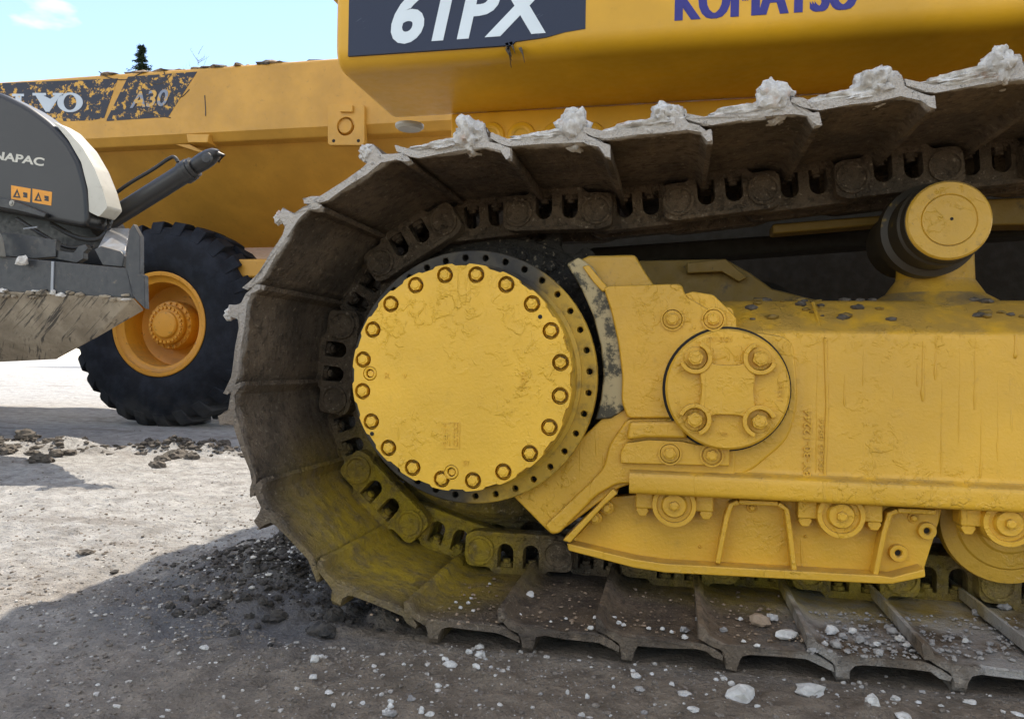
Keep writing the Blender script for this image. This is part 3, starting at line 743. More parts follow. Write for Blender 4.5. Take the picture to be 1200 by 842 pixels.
# ---------------- track rollers inside, seen past the guard's end
for px, py, big in ((1183, 613, 1), (986, 604, 0), (790, 592, 0)):
    x, z = P(px, py, .29)
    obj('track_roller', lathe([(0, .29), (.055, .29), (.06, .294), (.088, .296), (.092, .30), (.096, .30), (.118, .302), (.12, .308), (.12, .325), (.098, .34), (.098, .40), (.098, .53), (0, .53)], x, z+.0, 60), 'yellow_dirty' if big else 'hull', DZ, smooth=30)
# ---------------- tank, hull, cab
YT = .75
xt0 = P(392, 60, YT)[0]; zt0 = P(392, 80, YT)[1]
tp = rounded([(YT, zt0), (YT, 2.15), (1.05, 2.15), (2.25, 2.15), (2.25, zt0+.45), (1.262, zt0+.45), (1.262, zt0)], .07, 8)
XT1 = 2.6
TK = obj('fuel_tank', profile_x(tp, xt0, XT1), 'tank', DZ, bevel=.02, seg=4, smooth=40)
def tpx(pxs, Y): return poly(pxs, Y)
z_top = P(408, -30, YT)[1]
dl = [P(408, 66, YT), P(686, 47, YT)]; dl += [(dl[1][0], z_top), (dl[0][0], z_top)]
DC = obj('navy_decal', prism([dl[0], (P(600, 53, YT)), P(604, 49, YT), P(640, 44, YT), P(662, 38, YT), P(686, 34, YT), dl[2], dl[3]], YT-.0012, YT+.01), 'decal', TK, smooth=0)
obj('model_lettering', slanted_text('61PX', P(458, 53, YT), P(653, 39, YT), .165, YT-.0014, depth=.0012, shear=.22, bold=.035), 'letter_white', TK, smooth=0)
obj('maker_lettering', slanted_text('KOMATSU', P(793, 25, YT), P(1002, 11, YT), .105, YT-.0004, depth=.0012), 'blue_letter', TK, smooth=0)
for dx, dy in ((.006, .0003), (-.006, .0006)):
    o = bpy.data.objects['maker_lettering'].copy(); C.objects.link(o); o.location += Vector((dx, dy, 0)); o.name = 'lettering_outline'
for k in range(5):
    px = 588+random.uniform(-4, 22); py = 48+random.uniform(0, 12)
    obj('paint_scrape', prism(rounded(poly([(px, py), (px+4, py-1), (px+7, py+random.uniform(10, 22)), (px+5, py+8)], YT-.001), .002), YT-.0012, YT+.012), 'bark', TK, smooth=0)
_g = G(480, 146, zt0); xd, yd = _g.x, _g.y
bm = bmesh.new(); rows = []
for r, z in ((.052, zt0-.001), (.052, zt0-.010), (.042, zt0-.018), (.02, zt0-.014), (.0001, zt0-.014)): rows.append([bm.verts.new((xd+r*math.cos(2*PI*i/28), yd+r*math.sin(2*PI*i/28), z)) for i in range(28)])
for A, B in zip(rows, rows[1:]):
    for i in range(28): bm.faces.new((A[i], A[(i+1) % 28], B[(i+1) % 28], B[i]))
obj('drain_cap', bm, 'zinc', TK)
hull_x0 = P(528, 160, 1.20)[0]
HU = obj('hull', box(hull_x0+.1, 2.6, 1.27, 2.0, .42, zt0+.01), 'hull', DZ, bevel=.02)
obj('hull_panel', box(hull_x0, 2.6, 1.20, 1.268, 1.10, zt0+.0), 'tank', DZ, bevel=.008)
for px in (575, 611, 652, 692, 730, 770):
    x, z = P(px, 160, 1.20); obj('panel_boss', lathe([(.026, 1.194), (.034, 1.190), (.046, 1.192), (.050, 1.20)], x, z, 28), 'tank', DZ)
    obj('panel_bore', lathe([(0, 1.197), (.027, 1.197), (.027, 1.1995)], x, z, 20), 'tank', DZ)
# shade-coloured inner side of the frame and beams below the track's upper run
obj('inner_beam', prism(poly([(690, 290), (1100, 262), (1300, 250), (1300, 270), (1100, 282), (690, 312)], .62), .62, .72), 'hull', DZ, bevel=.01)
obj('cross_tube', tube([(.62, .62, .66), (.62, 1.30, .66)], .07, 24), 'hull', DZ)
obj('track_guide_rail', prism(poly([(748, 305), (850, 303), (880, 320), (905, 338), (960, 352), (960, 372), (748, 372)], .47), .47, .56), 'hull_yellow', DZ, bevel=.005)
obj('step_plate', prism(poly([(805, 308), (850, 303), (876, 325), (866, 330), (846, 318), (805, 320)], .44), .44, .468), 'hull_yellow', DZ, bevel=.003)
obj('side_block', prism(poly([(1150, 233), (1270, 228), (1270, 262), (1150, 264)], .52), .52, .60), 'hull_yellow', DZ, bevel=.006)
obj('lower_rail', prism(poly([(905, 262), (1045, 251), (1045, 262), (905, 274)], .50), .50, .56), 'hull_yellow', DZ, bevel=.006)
for k in range(34):
    x = P(random.uniform(870, 1040) if k < 26 else random.uniform(1130, 1200), 350, .3)[0]; tt = random.random(); a_ = random.uniform(.003, .009)
    bm = lumpy(a_*1.5, a_*1.2, a_*.7, .35, 2, k+200); bmesh.ops.translate(bm, verts=bm.verts, vec=(x, YF+.04+tt*.09, zr+(zt-zr)*min(1, (.04+tt*.09)/.11)+a_*.2))
    obj('dirt_lump', bm, 'clod_dry' if k % 2 else 'hull_yellow', FR, smooth=60)
# unseen cab, roof overhang and rear shelf, added to cast the dozer's shadow
obj('cab', box(.25, 1.75, .95, 2.05, 2.14, 3.05), 'black', DZ, bevel=.06, seg=3)
obj('shadow_roof', box(-.93, 1.95, .85, 2.15, 3.04, 3.16), 'tank', DZ, bevel=.04, seg=3)
obj('shadow_roof_post', box(-.90, -.80, .88, .98, 2.16, 3.06), 'black', DZ, bevel=.01)
obj('shadow_roof_post', box(-.90, -.80, 2.0, 2.1, 2.16, 3.06), 'black', DZ, bevel=.01)
obj('shadow_shelf', box(-.95, xt0+.05, .90, 2.15, 1.95, 2.16), 'tank', DZ, bevel=.02)
# the far track, hidden behind the hull, as one plain box added to block light
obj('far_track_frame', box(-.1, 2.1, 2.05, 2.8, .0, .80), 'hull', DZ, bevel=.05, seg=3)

# ================================================================== DUMP TRUCK
YB = 3.72
TR = thing('dump_truck', 'faded yellow articulated dump truck parked behind the bulldozer', 'dump truck', (-3.3, 4.2, 0))
xa, ztop_t = P(-150, 97, YB)[0], P(200, 81, YB)[1]
zlip = P(200, 163, YB)[1]; zbot = P(250, 291, 4.7)[1]; xb = P(590, 140, YB)[0]
bp = [(YB, zlip+.03), (YB, ztop_t-.02), (YB+.02, ztop_t), (YB+.10, ztop_t), (YB+.10, zlip+.06), (YB+.30, zlip), (YB+.30, zbot), (6.2, zbot), (6.2, zlip-.3), (YB+.26, zbot+.0)]
bp = [(YB, zlip+.035), (YB, ztop_t-.02), (YB+.02, ztop_t), (YB+.12, ztop_t), (YB+.30, zlip+.1), (4.85, zbot+.12), (6.0, zbot+.12), (6.3, ztop_t-.3), (6.4, ztop_t-.3), (6.1, zbot), (4.70, zbot), (YB+.16, zlip-.025), (YB+.05, zlip-.025)]
BODY = obj('dump_body', profile_x(bp, xa, xb), 'truck', TR, bevel=.012, seg=3, smooth=30)
obj('side_tab', prism(poly([(218, 157), (245, 157), (243, 167), (220, 167)], YB-.015), YB-.015, YB+.1), 'truck', BODY, bevel=.006)
obj('cylinder_bracket', prism(poly([(205, 169), (222, 169), (240, 178), (232, 178)], YB+.05), YB+.05, YB+.12), 'truck', BODY, bevel=.004)
pl = obj('hinge_plate', prism(rounded(poly([(384, 122), (427, 122), (427, 170), (384, 170)], YB-.03), .03), YB-.03, YB+.02, [circ(*P(405, 148, YB-.03), .066, 24)]), 'truck', BODY, bevel=.006)
x, z = P(405, 148, YB); obj('hinge_pin', lathe([(0, YB-.012), (.05, YB-.012), (.058, YB), (.058, YB+.03)], x, z, 28), 'truck', BODY)
obj('pin_keeper', prism(poly([(398, 123), (413, 123), (413, 131), (398, 131)], YB-.05), YB-.05, YB-.03), 'truck', BODY, bevel=.004)
for px, py in ((391, 165), (420, 165)):
    x, z = P(px, py, YB-.03); obj('plate_bolt_hole', lathe([(0, YB-.0315), (.012, YB-.0315), (.012, YB-.02)], x, z, 12), 'hole', BODY)
obj('left_decal', prism(poly([(-60, 100), (138, 92), (122, 138), (108, 141), (-60, 146)], YB-.002), YB-.002, YB+.01), 'volvo_decal', BODY, smooth=0)
obj('right_decal', prism(poly([(150, 90), (231, 84), (213, 112), (197, 137), (124, 142)], YB-.002), YB-.002, YB+.01), 'volvo_decal', BODY, smooth=0)
# serif lettering V O V O drawn as outlines
def vpoly(cx, w, y0, y1):
    L = cx-w/2; Rr = cx+w/2; m_ = cx
    return [(L, y0), (L+w*.44, y0), (L+w*.44, y0+3), (L+w*.36, y0+3), (m_+w*.08, y1-w*.42), (Rr-w*.26, y0+3), (Rr-w*.34, y0+3), (Rr-w*.34, y0), (Rr, y0), (Rr, y0+3), (Rr-w*.10, y0+3), (m_+w*.05, y1), (m_-w*.07, y1), (L+w*.10, y0+3), (L, y0+3)]
YL = YB-.0042
obj('maker_letter_v', prism(poly(vpoly(56, 36, 109, 131), YL), YL, YL+.01), 'volvo_letter', BODY, smooth=0)
bm = bmesh.new()
ell = lambda cx, cy, rx, ry: [P(cx+rx*math.cos(2*PI*k/32), cy+ry*math.sin(2*PI*k/32), YL) for k in range(32)]
obj('maker_letter_o', prism(ell(82, 120, 15, 11.5), YL, YL+.01, [ell(82, 120, 7.5, 9)]), 'volvo_letter', BODY, smooth=0)
obj('maker_letter_l', prism(poly([(14, 110), (28, 110), (28, 113), (25, 113), (25, 129), (33, 129), (36, 124), (38, 124), (37, 132), (14, 133), (14, 130), (18, 130), (18, 113), (14, 113)], YL), YL, YL+.01), 'volvo_letter', BODY, smooth=0)
obj('model_lettering', slanted_text('A30', P(152, 127, YL), P(197, 124, YL), .125, YL, depth=.0012, shear=.2, bold=.02), 'volvo_grey', BODY, smooth=0)
# rubble along the top rail
for k in range(26):
    px = random.choice((random.uniform(120, 385), random.uniform(150, 330))); x, z = P(px, 80, YB)
    bm = lumpy(random.uniform(.03, .12), .05, random.uniform(.008, .022), .4, 2, k); bmesh.ops.translate(bm, verts=bm.verts, vec=(x, YB+random.uniform(.03, .1), ztop_t+.003))
    obj('dirt_on_rail', bm, 'stone_brown' if k % 3 else 'clod_dry', BODY, smooth=60)
for pxs in ([(116, 84), (130, 92), (150, 93), (168, 84)], [(166, 90), (178, 98), (192, 97), (200, 88)], [(192, 84), (204, 108), (212, 114), (222, 105)], [(160, 128), (185, 135), (200, 138)], [(240, 112), (241, 128), (241, 136)]):
    obj('deep_scratch', tube(smoothline([(P(x, y, YB)[0], YB-.0005, P(x, y, YB)[1]) for x, y in pxs], 5), .004, 6), 'bark', BODY)
obj('chassis_frame', box(P(-200, 330, 4.4)[0], xb, 4.40, 5.6, .78, 1.02), 'truck', TR, bevel=.02)
obj('axle', tube([(P(193, 388, 4.0)[0], 4.15, .72), (P(193, 388, 4.0)[0], 5.9, .72)], .14, 20), 'black', TR)
obj('rear_frame_step', box(P(260, 310, 3.95)[0], xb, 3.95, 4.35, P(300, 325, 3.95)[1], P(300, 303, 3.95)[1]), 'truck', TR, bevel=.02)
def wheel(cx_, cz_, yf, K=1.09):
    w = obj('wheel', lathe([(.355, yf+.035), (.372, yf+.012), (.366, yf+.008), (.345, yf+.012), (.338, yf+.03), (.318, yf+.045), (.30, yf+.05), (.292, yf+.09), (.290, yf+.24), (.24, yf+.27), (.14, yf+.27), (.14, yf+.5), (.36, yf+.5), (.36, yf+.06)], cx_, cz_, 64), 'rimyel', TR, smooth=32)
    tyre = [(.362, yf+.06), (.372, yf+.02), (.39, yf+.0), (.43, yf-.018), (.50, yf-.032), (.57, yf-.03), (.63, yf-.01), (.67, yf+.02), (.69, yf+.055), (.697, yf+.14), (.70, yf+.25), (.697, yf+.36), (.69, yf+.44), (.67, yf+.48), (.57, yf+.53), (.45, yf+.52), (.372, yf+.48), (.362, yf+.44)]
    k = 1
    obj('tyre', lathe([(r if r < .4 else .4+(r-.4)*k, y) for r, y in tyre], cx_, cz_, 72), 'rubber', w, smooth=60)
    hb = lathe([(0, yf+.075), (.085, yf+.078), (.095, yf+.085), (.10, yf+.10), (.135, yf+.105), (.142, yf+.115), (.142, yf+.15), (.17, yf+.155), (.175, yf+.165), (.175, yf+.275), (0, yf+.275)], cx_, cz_, 48)
    obj('hub', hb, 'rimyel', w, smooth=30)
    bm = bmesh.new()
    for j in range(24): prism(circ(cx_+.123*math.cos(2*PI*j/24), cz_+.123*math.sin(2*PI*j/24), .011, 6), yf+.09, yf+.11, bm=bm)
    for j in range(20): prism(circ(cx_+.158*math.cos(2*PI*j/20), cz_+.158*math.sin(2*PI*j/20), .010, 6), yf+.14, yf+.16, bm=bm)
    tag(obj('hub_bolts', bm, 'rimyel', w), kind='stuff')
    # tread lugs, chevrons on both shoulders
    n = 26
    def lug(side):
        bm = bmesh.new()
        if side < 0: pr = [(.630, yf-.012), (.664, yf+.004), (.705, yf+.028), (.732, yf+.055), (.737, yf+.14), (.737, yf+.23), (.69, yf+.23), (.66, yf+.05)]
        else: pr = [(.63, yf+.50), (.664, yf+.49), (.705, yf+.465), (.732, yf+.44), (.737, yf+.35), (.737, yf+.255), (.69, yf+.255), (.66, yf+.45)]
        rows = []
        for s2 in (-1, 1):
            rows.append([bm.verts.new(((r*k)*math.cos(a), y, (r*k)*math.sin(a))) for r, y in pr for a in [s2*.066+abs(y-yf-.24)*-.35]])
        m = len(pr)
        for q in range(m): bm.faces.new((rows[0][q], rows[0][(q+1) % m], rows[1][(q+1) % m], rows[1][q]))
        bm.faces.new(rows[0]); bm.faces.new(rows[1][::-1]); return finish(bm, 'tread_lug', 'rubber', 30)
    for side in (-1, 1):
        me = lug(side)
        for j in range(n):
            o = bpy.data.objects.new('tread_lug', me); C.objects.link(o); o.parent = w
            o.location = Vector((cx_, 0, cz_))-WLOC[w.name]; o.rotation_euler = (0, -(2*PI*(j+(.5 if side > 0 else 0))/n), 0)
            md = o.modifiers.new('bevel', 'BEVEL'); md.width = .006; md.segments = 2
    w.scale = (K, 1, K); return w
YW = 3.86
wx, wz = P(184, 388, YW)
wheel(wx, .785, YW); wheel(P(-190, 388, YW)[0], .785, YW)

# ================================================================== ROAD MACHINE
YD = 1.78
DY = thing('road_machine', 'charcoal road building machine with off white trim and mud caked blade', 'road machine', (-2.9, 2.2, 0))
def pp(name, pxs, Y, th, mat, parent=DY, bevel=.006, r=0, seg=3): return plate(name, pxs, Y, th, mat, parent, bevel, r, (), seg)
hp = poly([(-140, 92), (-60, 96), (0, 108), (32, 124), (58, 143), (80, 166), (94, 192), (102, 225), (104, 267), (60, 259), (0, 247), (-140, 225)], YD)
HD = obj('hood', prism(rounded(hp, .05, 5), YD, YD+.14), 'hood', DY, bevel=.06, seg=8, smooth=60)
pp('hood_trim', [(62, 142), (76, 150), (96, 172), (110, 196), (120, 221), (126, 243), (116, 254), (104, 248), (103, 222), (95, 190), (80, 164)], YD+.012, .10, 'trim', DY, .012, .012)
pp('hood_rear', [(-140, 95), (-60, 99), (0, 114), (30, 136), (55, 165), (66, 205), (66, 240), (40, 245), (-140, 225)], YD+.13, .3, 'hood', DY, .03, .05)
obj('hood_lettering', slanted_text('DYNAPAC', P(-32, 182.5, YD), P(51, 195, YD), .040, YD+.0005, depth=.0015, bold=.03, shear=.0), 'trim', HD, smooth=0)
for a, c in (((13, 217), (37, 236)), ((38, 221), (62, 240))):
    st = obj('warning_sticker', prism(poly([(a[0], a[1]), (c[0]-1, a[1]+4), (c[0]-2, c[1]+1), (a[0], c[1]-3)], YD-.001), YD-.001, YD+.01), 'amber', HD, smooth=0)
    mx_ = (a[0]+c[0])/2; tri = [(a[0]+2, c[1]-5), (a[0]+11, c[1]-4), (a[0]+7, a[1]+4)]
    hole_t = [(a[0]+5, c[1]-6.3), (a[0]+8.8, c[1]-5.8), (a[0]+7, a[1]+8)]
    obj('warning_triangle', prism(poly(tri, YD-.0016), YD-.0016, YD+.005, [poly(hole_t, YD-.0016)]), 'ink', HD, smooth=0)
    obj('warning_symbol', prism(poly([(a[0]+14, a[1]+8), (c[0]-5, a[1]+9), (c[0]-5, c[1]-4), (a[0]+14, c[1]-5), (a[0]+14, c[1]-7), (c[0]-8, c[1]-7), (c[0]-8, a[1]+12), (a[0]+14, a[1]+11)], YD-.0016), YD-.0016, YD+.005), 'ink', HD, smooth=0)
pp('latch_lever', [(-20, 228), (10, 233), (24, 238), (54, 250), (52, 255), (20, 247), (0, 243), (-20, 240)], YD-.03, .03, 'black', DY, .006)
x, z = P(14, 238, YD-.03); hexbolt('latch_bolt', x, z, YD-.03, .010, .008, 'zinc', DY)
pp('engine_bay', [(-140, 225), (0, 240), (104, 258), (122, 250), (128, 262), (124, 312), (-140, 300)], YD+.22, .12, 'black', DY, .01)
def P3(x, y, Y): p = P(x, y, Y); return Vector((p[0], Y, p[1]))
YC = 2.0
ca_, cb_ = P3(112, 268, YC), P3(224, 198, YC)
d_ = (cb_-ca_).normalized()
cyl = obj('hydraulic_cylinder', tube([ca_, cb_-d_*.03, cb_-d_*.03, cb_], [.048, .048, .055, .055], 24), 'hood', DY, smooth=40)
obj('gland_ring', tube([cb_-d_*.045, cb_-d_*.045, cb_-d_*.02, cb_-d_*.02], [.045, .056, .056, .045], 24), 'black', cyl)
obj('gland_ring', tube([cb_+d_*.0, cb_+d_*.0, cb_+d_*.022, cb_+d_*.022], [.045, .05, .05, .036], 24), 'black', cyl)
obj('piston_eye', tube([cb_+d_*.02, cb_+d_*.04, cb_+d_*.075, cb_+d_*.115, cb_+d_*.15, cb_+d_*.17], [.036, .04, .042, .040, .030, .012], 16), 'hood', cyl)
x, z = P(241, 184, YC-.05); obj('eye_pin', lathe([(0, YC-.052), (.010, YC-.052), (.013, YC-.05), (.024, YC-.048), (.026, YC-.03)], x, z, 20), 'grey_metal', cyl)
obj('eye_tip', tube([P3(245, 185, YC), P3(253, 180, YC), P3(262, 182, YC), P3(256, 190, YC)], [.026, .020, .010, .006], 10), 'black', cyl)
obj('hydraulic_hose', tube(smoothline([P3(120, 238, YC-.02), P3(150, 216, YC-.02), P3(180, 198, YC-.02), P3(196, 187, YC-.02), P3(204, 184, YC-.02), P3(209, 190, YC-.02)], 6), .009, 10), 'black', cyl)
obj('cable_loop', tube(smoothline([P3(60, 262, YD+.1), P3(90, 278, YD+.08), P3(115, 280, YD+.08), P3(126, 268, YD+.1), P3(132, 250, YD+.14)], 6), .012, 10), 'black', DY)
obj('cable_loop', tube(smoothline([P3(20, 256, YD+.05), P3(50, 275, YD+.05), P3(80, 290, YD+.08), P3(110, 288, YD+.1)], 6), .009, 10), 'black', DY)
obj('bay_rod', tube([P3(28, 268, YD+.0), P3(44, 266, YD+.0)], .004, 8), 'silver', DY)
obj('tie_strap', prism([(p.x, p.z) for p in smoothline([P3(-8, 258, YD), P3(10, 266, YD), P3(20, 282, YD), P3(24, 304, YD)], 6)]+[(p.x, p.z) for p in smoothline([P3(15, 304, YD), P3(10, 284, YD), P3(3, 274, YD), P3(-8, 268, YD)], 6)], 1.66, 1.70), 'zinc', DY, bevel=.004)
obj('strap_end', lumpy(.03, .02, .025, .35, 2, 5), 'mud', DY, origin=None).location = P3(26, 305, 1.67)-WLOC[DY.name]
pp('side_plate', [(-100, 262), (24, 274), (66, 281), (65, 301), (40, 303), (-100, 292)], YD-.02, .03, 'grey_metal', DY, .004)
pp('hook_plate', [(66, 293), (86, 296), (92, 288), (100, 286), (103, 291), (98, 296), (98, 303), (90, 308), (64, 303)], YD-.01, .03, 'grey_metal', DY, .003)
pp('rubber_stop', [(110, 292), (118, 288), (141, 294), (146, 300), (143, 313), (120, 311)], YD-.06, .06, 'grey_metal', DY, .006)
bm = bmesh.new()
q0 = [P3(114, 291, 1.73), P3(147, 294, 1.73), P3(152, 267, 1.90), P3(127, 267, 1.90)]
vv = [bm.verts.new(p) for p in q0]+[bm.verts.new(p-Vector((0, 0, .03))) for p in q0]
for f_ in ((0, 1, 2, 3), (7, 6, 5, 4), (0, 4, 5, 1), (1, 5, 6, 2), (2, 6, 7, 3), (3, 7, 4, 0)): bm.faces.new([vv[k] for k in f_])
obj('sloped_cover', bm, 'silver', DY, bevel=.004)
# blade: upper band, mud caked belly, end plate
Yb = 1.70
xl = P(-260, 320, Yb)[0]; bnd = poly([(-260, 275), (0, 300), (148, 314), (156, 349), (0, 341), (-260, 325)], Yb)
BL = obj('blade_band', prism(bnd, Yb, Yb+.05), 'grey_metal', DY, bevel=.004)
bm = bmesh.new()
a1, a2, a3 = P3(-260, 325, Yb-.004), P3(0, 341, Yb-.004), P3(156, 349, Yb-.004)
b1, b2, b3 = P3(-260, 404, 1.78), P3(0, 396, 1.80), P3(112, 396, 1.80)
c1, c2, c3 = P3(-260, 428, 1.95), P3(0, 424, 1.97), P3(66, 421, 1.97)
e3 = P3(169, 363, 1.80)
bk = [P3(-260, 415, 2.35), P3(50, 412, 2.35), P3(120, 370, 2.35), P3(120, 330, 2.35), P3(-260, 320, 2.35)]
W = {k: bm.verts.new(v) for k, v in dict(a1=a1, a2=a2, a3=a3, b1=b1, b2=b2, b3=b3, c1=c1, c2=c2, c3=c3, e3=e3, k1=bk[0], k2=bk[1], k3=bk[2], k4=bk[3], k5=bk[4]).items()}
for f_ in ('a1 a2 b2 b1', 'a2 a3 b3 b2', 'b1 b2 c2 c1', 'b2 b3 c3 c2', 'a3 e3 b3', 'e3 c3 b3', 'c1 c2 c3 k2 k1', 'c3 e3 k3 k2', 'e3 a3 k4 k3', 'a1 a2 a3 k4 k5', 'k1 k2 k3 k4 k5', 'a1 b1 c1 k1 k5'):
    bm.faces.new([W[k] for k in f_.split()])
bmesh.ops.recalc_face_normals(bm, faces=bm.faces)
BB = obj('blade_belly', bm, 'blade_mud', DY, bevel=.006)
pp('end_plate', [(147, 313), (151, 270), (156, 262), (164, 277), (164, 320), (169, 323), (170, 362), (158, 350)], Yb-.02, .03, 'grey_metal', DY, .004)
pp('weld_strip', [(60, 306), (63, 306), (62, 342), (59, 342)], Yb-.006, .01, 'silver', DY, .001)
x, z = P(33, 350, Yb)
for k in range(26):
    px = random.uniform(-10, 150); bm = lumpy(random.uniform(.01, .035), .012, random.uniform(.005, .012), .4, 2, k+60)
    p = P3(px, 343+px*.045+random.uniform(-4, 4), Yb-.004); bmesh.ops.translate(bm, verts=bm.verts, vec=p); obj('mud_lump', bm, 'mud' if k % 4 == 0 else 'blade_mud', BL, smooth=60)
# chassis and drum, beyond the left edge
obj('chassis', box(-6.0, P(-110, 300, 2.2)[0], 1.85, 2.9, .5, .95), 'grey_metal', DY, bevel=.03)
obj('drum', lathe([(0, 1.75), (.40, 1.75), (.46, 1.78), (.50, 1.78), (.50, 3.0), (.46, 3.0), (0, 3.0)], -5.3, .49, 56), 'grey_metal', DY)

# ================================================================== TREES beyond
def spruce(px, py, dist):
    d = ray(px, py); t = dist/d.y; top = CAM+d*t; H = top.z; x, y = top.x, top.y
    T = thing('spruce_tree', 'dark spruce top rising behind the dump truck body', 'tree', (x, y, 0))
    obj('trunk', tube([(x, y, 0), (x+.1, y, H*.5), (x, y, H*.98)], [.28, .16, .02], 10), 'bark', T)
    Vv = []; Ff = []; rs = random.Random(4)
    z = H
    while z > H*.18:
        L = min(.30+(H-z)*.42, 3.2)*rs.uniform(.75, 1.15); nb = 5 if z > H-3 else 7
        for j in range(nb):
            a = rs.random()*6.28; l = L*rs.uniform(.55, 1.1); dx, dy = math.cos(a), math.sin(a)
            for s in range(9 if z > H-4 else 5):
                tt = (s+.6)/9; px_, py_ = x+dx*l*tt, y+dy*l*tt; pz = z-l*tt*.25+rs.uniform(-.04, .04); w = .24*(1.2-tt)+.06
                for q in range(3):
                    o = rs.uniform(0, 6.28); ux, uy, uz = math.cos(o)*w, math.sin(o)*w, rs.uniform(-.8, .4)*w
                    k = len(Vv); Vv += [(px_-uy*.25, py_+ux*.25, pz), (px_+uy*.25, py_-ux*.25, pz), (px_+ux, py_+uy, pz+uz)]; Ff.append((k, k+1, k+2))
        z -= .17
    obj('crown', np_mesh('crown', np.array(Vv)-np.array([x, y, 0]), np.array(Ff), 'needle', False), parent=T, origin=(x, y, 0))
spruce(166, 55, 42)
def bare(px, py, dist):
    d = ray(px, py); t = dist/d.y; top = CAM+d*t; H = top.z; x, y = top.x, top.y; rs = random.Random(9)
    T = thing('bare_tree', 'thin leafless treetop rising behind the dump truck body', 'tree', (x, y, 0))
    obj('trunk', tube([(x, y, 0), (x+.15, y, H*.5), (x+.05, y, H*.92)], [.16, .1, .02], 8), 'bark', T)
    bm = bmesh.new()
    for k in range(60):
        z = H*(.3+.68*rs.random()); a = rs.random()*6.28; l = .3+(H-z)*.32*rs.uniform(.6, 1.2); dx, dy = math.cos(a), math.sin(a)
        pts = [Vector((x+.05, y, z))]; 
        for s in range(4): pts.append(pts[-1]+Vector((dx*l/4, dy*l/4, l*.22))+Vector((rs.uniform(-1, 1), rs.uniform(-1, 1), rs.uniform(-1, 1)))*l*.05)
        tube(pts, [.018, .014, .010, .007, .004], 5, bm)
        for s in range(2, 5):
            tube([pts[s], pts[s]+Vector((rs.uniform(-.3, .3), rs.uniform(-.3, .3), .3))*l*.7], [.006, .003], 4, bm)
    obj('crown', bm, 'bark', T)
bare(232, 56, 46)

# ================================================================== STONES AND CLODS
def stone(px, py, rx, rz, mat, label, cat='stone', group=None, Z=None, name='stone', amp=.35, k=[0]):
    k[0] += 1
    g = G(px, py, 0 if Z is None else Z)
    if Z is None: g = G(px, py, gz(g.x, g.y)); base = gz(g.x, g.y)
    else: base = Z
    mpp = (g-CAM).dot(FW)/F_PX; a = rx*mpp; c = rz*mpp
    bm = lumpy(a, a*random.uniform(.6, .9), max(c, a*.35), amp, 3 if name == 'soil_clod' else 2, k[0]*1.7, True, 2.4 if name == 'soil_clod' else 1.6)
    bmesh.ops.rotate(bm, verts=bm.verts, matrix=Matrix.Rotation(random.uniform(-.6, .6), 3, 'Z'))
    bmesh.ops.translate(bm, verts=bm.verts, vec=(g.x, g.y, base+max(c, a*.35)*.35))
    o = obj(name, bm, mat, smooth=45 if name == 'soil_clod' else 0); return tag(o, label, cat, group)
stone(868, 817, 18, 13, 'stone', 'large rounded white rock lying on the dirt in front of the track plates')
stone(949, 808, 17, 8, 'stone', 'long flat white rock lying on the dirt in front of the track plates')
stone(1022, 827, 9, 7, 'stone', 'mid sized pale grey lump next to the long flat white rock')
stone(891, 731, 12, 8, 'stone_brown', 'tan brown stone sitting on a track plate', Z=.050)
stone(905, 725, 6, 5, 'stone', 'small white stone beside the tan stone on the track plate', Z=.050)
stone(921, 746, 14, 7, 'stone', 'largest white stone lying on a track plate', Z=.050)
stone(941, 751, 4, 3, 'stone_brown', 'small yellowish pebble beside the largest white stone on the plate', Z=.050)
stone(621, 699, 5, 5, 'stone', 'round white pebble alone in the middle of a track plate', Z=.050)
G1 = 'pale stones scattered on the dirt before the track'; L1 = 'small pale stone on the shaded dirt in front of the track'
def lab1(x, y, a, c, ox):
    m_ = 'stone' if random.random() < .8 else 'stone_grey'; w = 'pale' if m_ == 'stone' else 'grey'
    if ox == 380 and 360 < x < 530 and 600 < y < 690: return m_, w+' stone in the tight cluster on the dirt before the track', 'stone', 'clustered '+w+' stones before the track'
    if ox == 0 and y < 600: return m_, w+' stone lying at the edge of the dark soil heap', 'stone', w+' stones by the soil heap'
    if a > c*1.9: return m_, 'thin flat '+w+' stone on the shaded dirt in front of the track', 'stone', 'thin flat '+w+' stones before the track'
    if a > 15: return m_, 'bigger chunky '+w+' stone on the shaded dirt in front of the track', 'stone', 'bigger '+w+' stones before the track'
    return m_, 'small chunky '+w+' stone on the shaded dirt in front of the track', 'stone', 'small '+w+' stones before the track'
z8 = [(507, 610, 16, 11), (473, 628, 12, 12), (510, 635, 20, 13), (410, 668, 26, 13), (395, 650, 14, 9), (497, 675, 18, 11), (372, 740, 13, 11), (217, 790, 11, 10), (210, 825, 24, 12), (318, 815, 11, 12), (125, 790, 9, 7), (345, 830, 16, 10), (1030, 748, 22, 9), (1018, 705, 18, 10), (1008, 688, 9, 7), (1070, 697, 8, 7), (795, 760, 6, 12), (860, 775, 8, 11), (840, 830, 14, 9), (1045, 825, 12, 9), (707, 762, 7, 6), (945, 740, 6, 8), (260, 670, 8, 5), (15, 765, 16, 6), (600, 680, 6, 5), (285, 780, 14, 6)]
z1 = [(995, 790, 20, 9), (60, 765, 26, 12), (190, 715, 11, 10), (165, 715, 8, 7), (215, 732, 12, 11), (825, 790, 10, 7), (750, 780, 16, 12), (780, 830, 26, 12), (675, 800, 22, 18), (20, 735, 10, 7), (1150, 830, 20, 8), (515, 715, 8, 6), (640, 740, 9, 6), (90, 812, 22, 8), (300, 812, 12, 7), (560, 765, 7, 5), (720, 705, 7, 5), (1060, 770, 6, 5), (900, 800, 9, 6)]
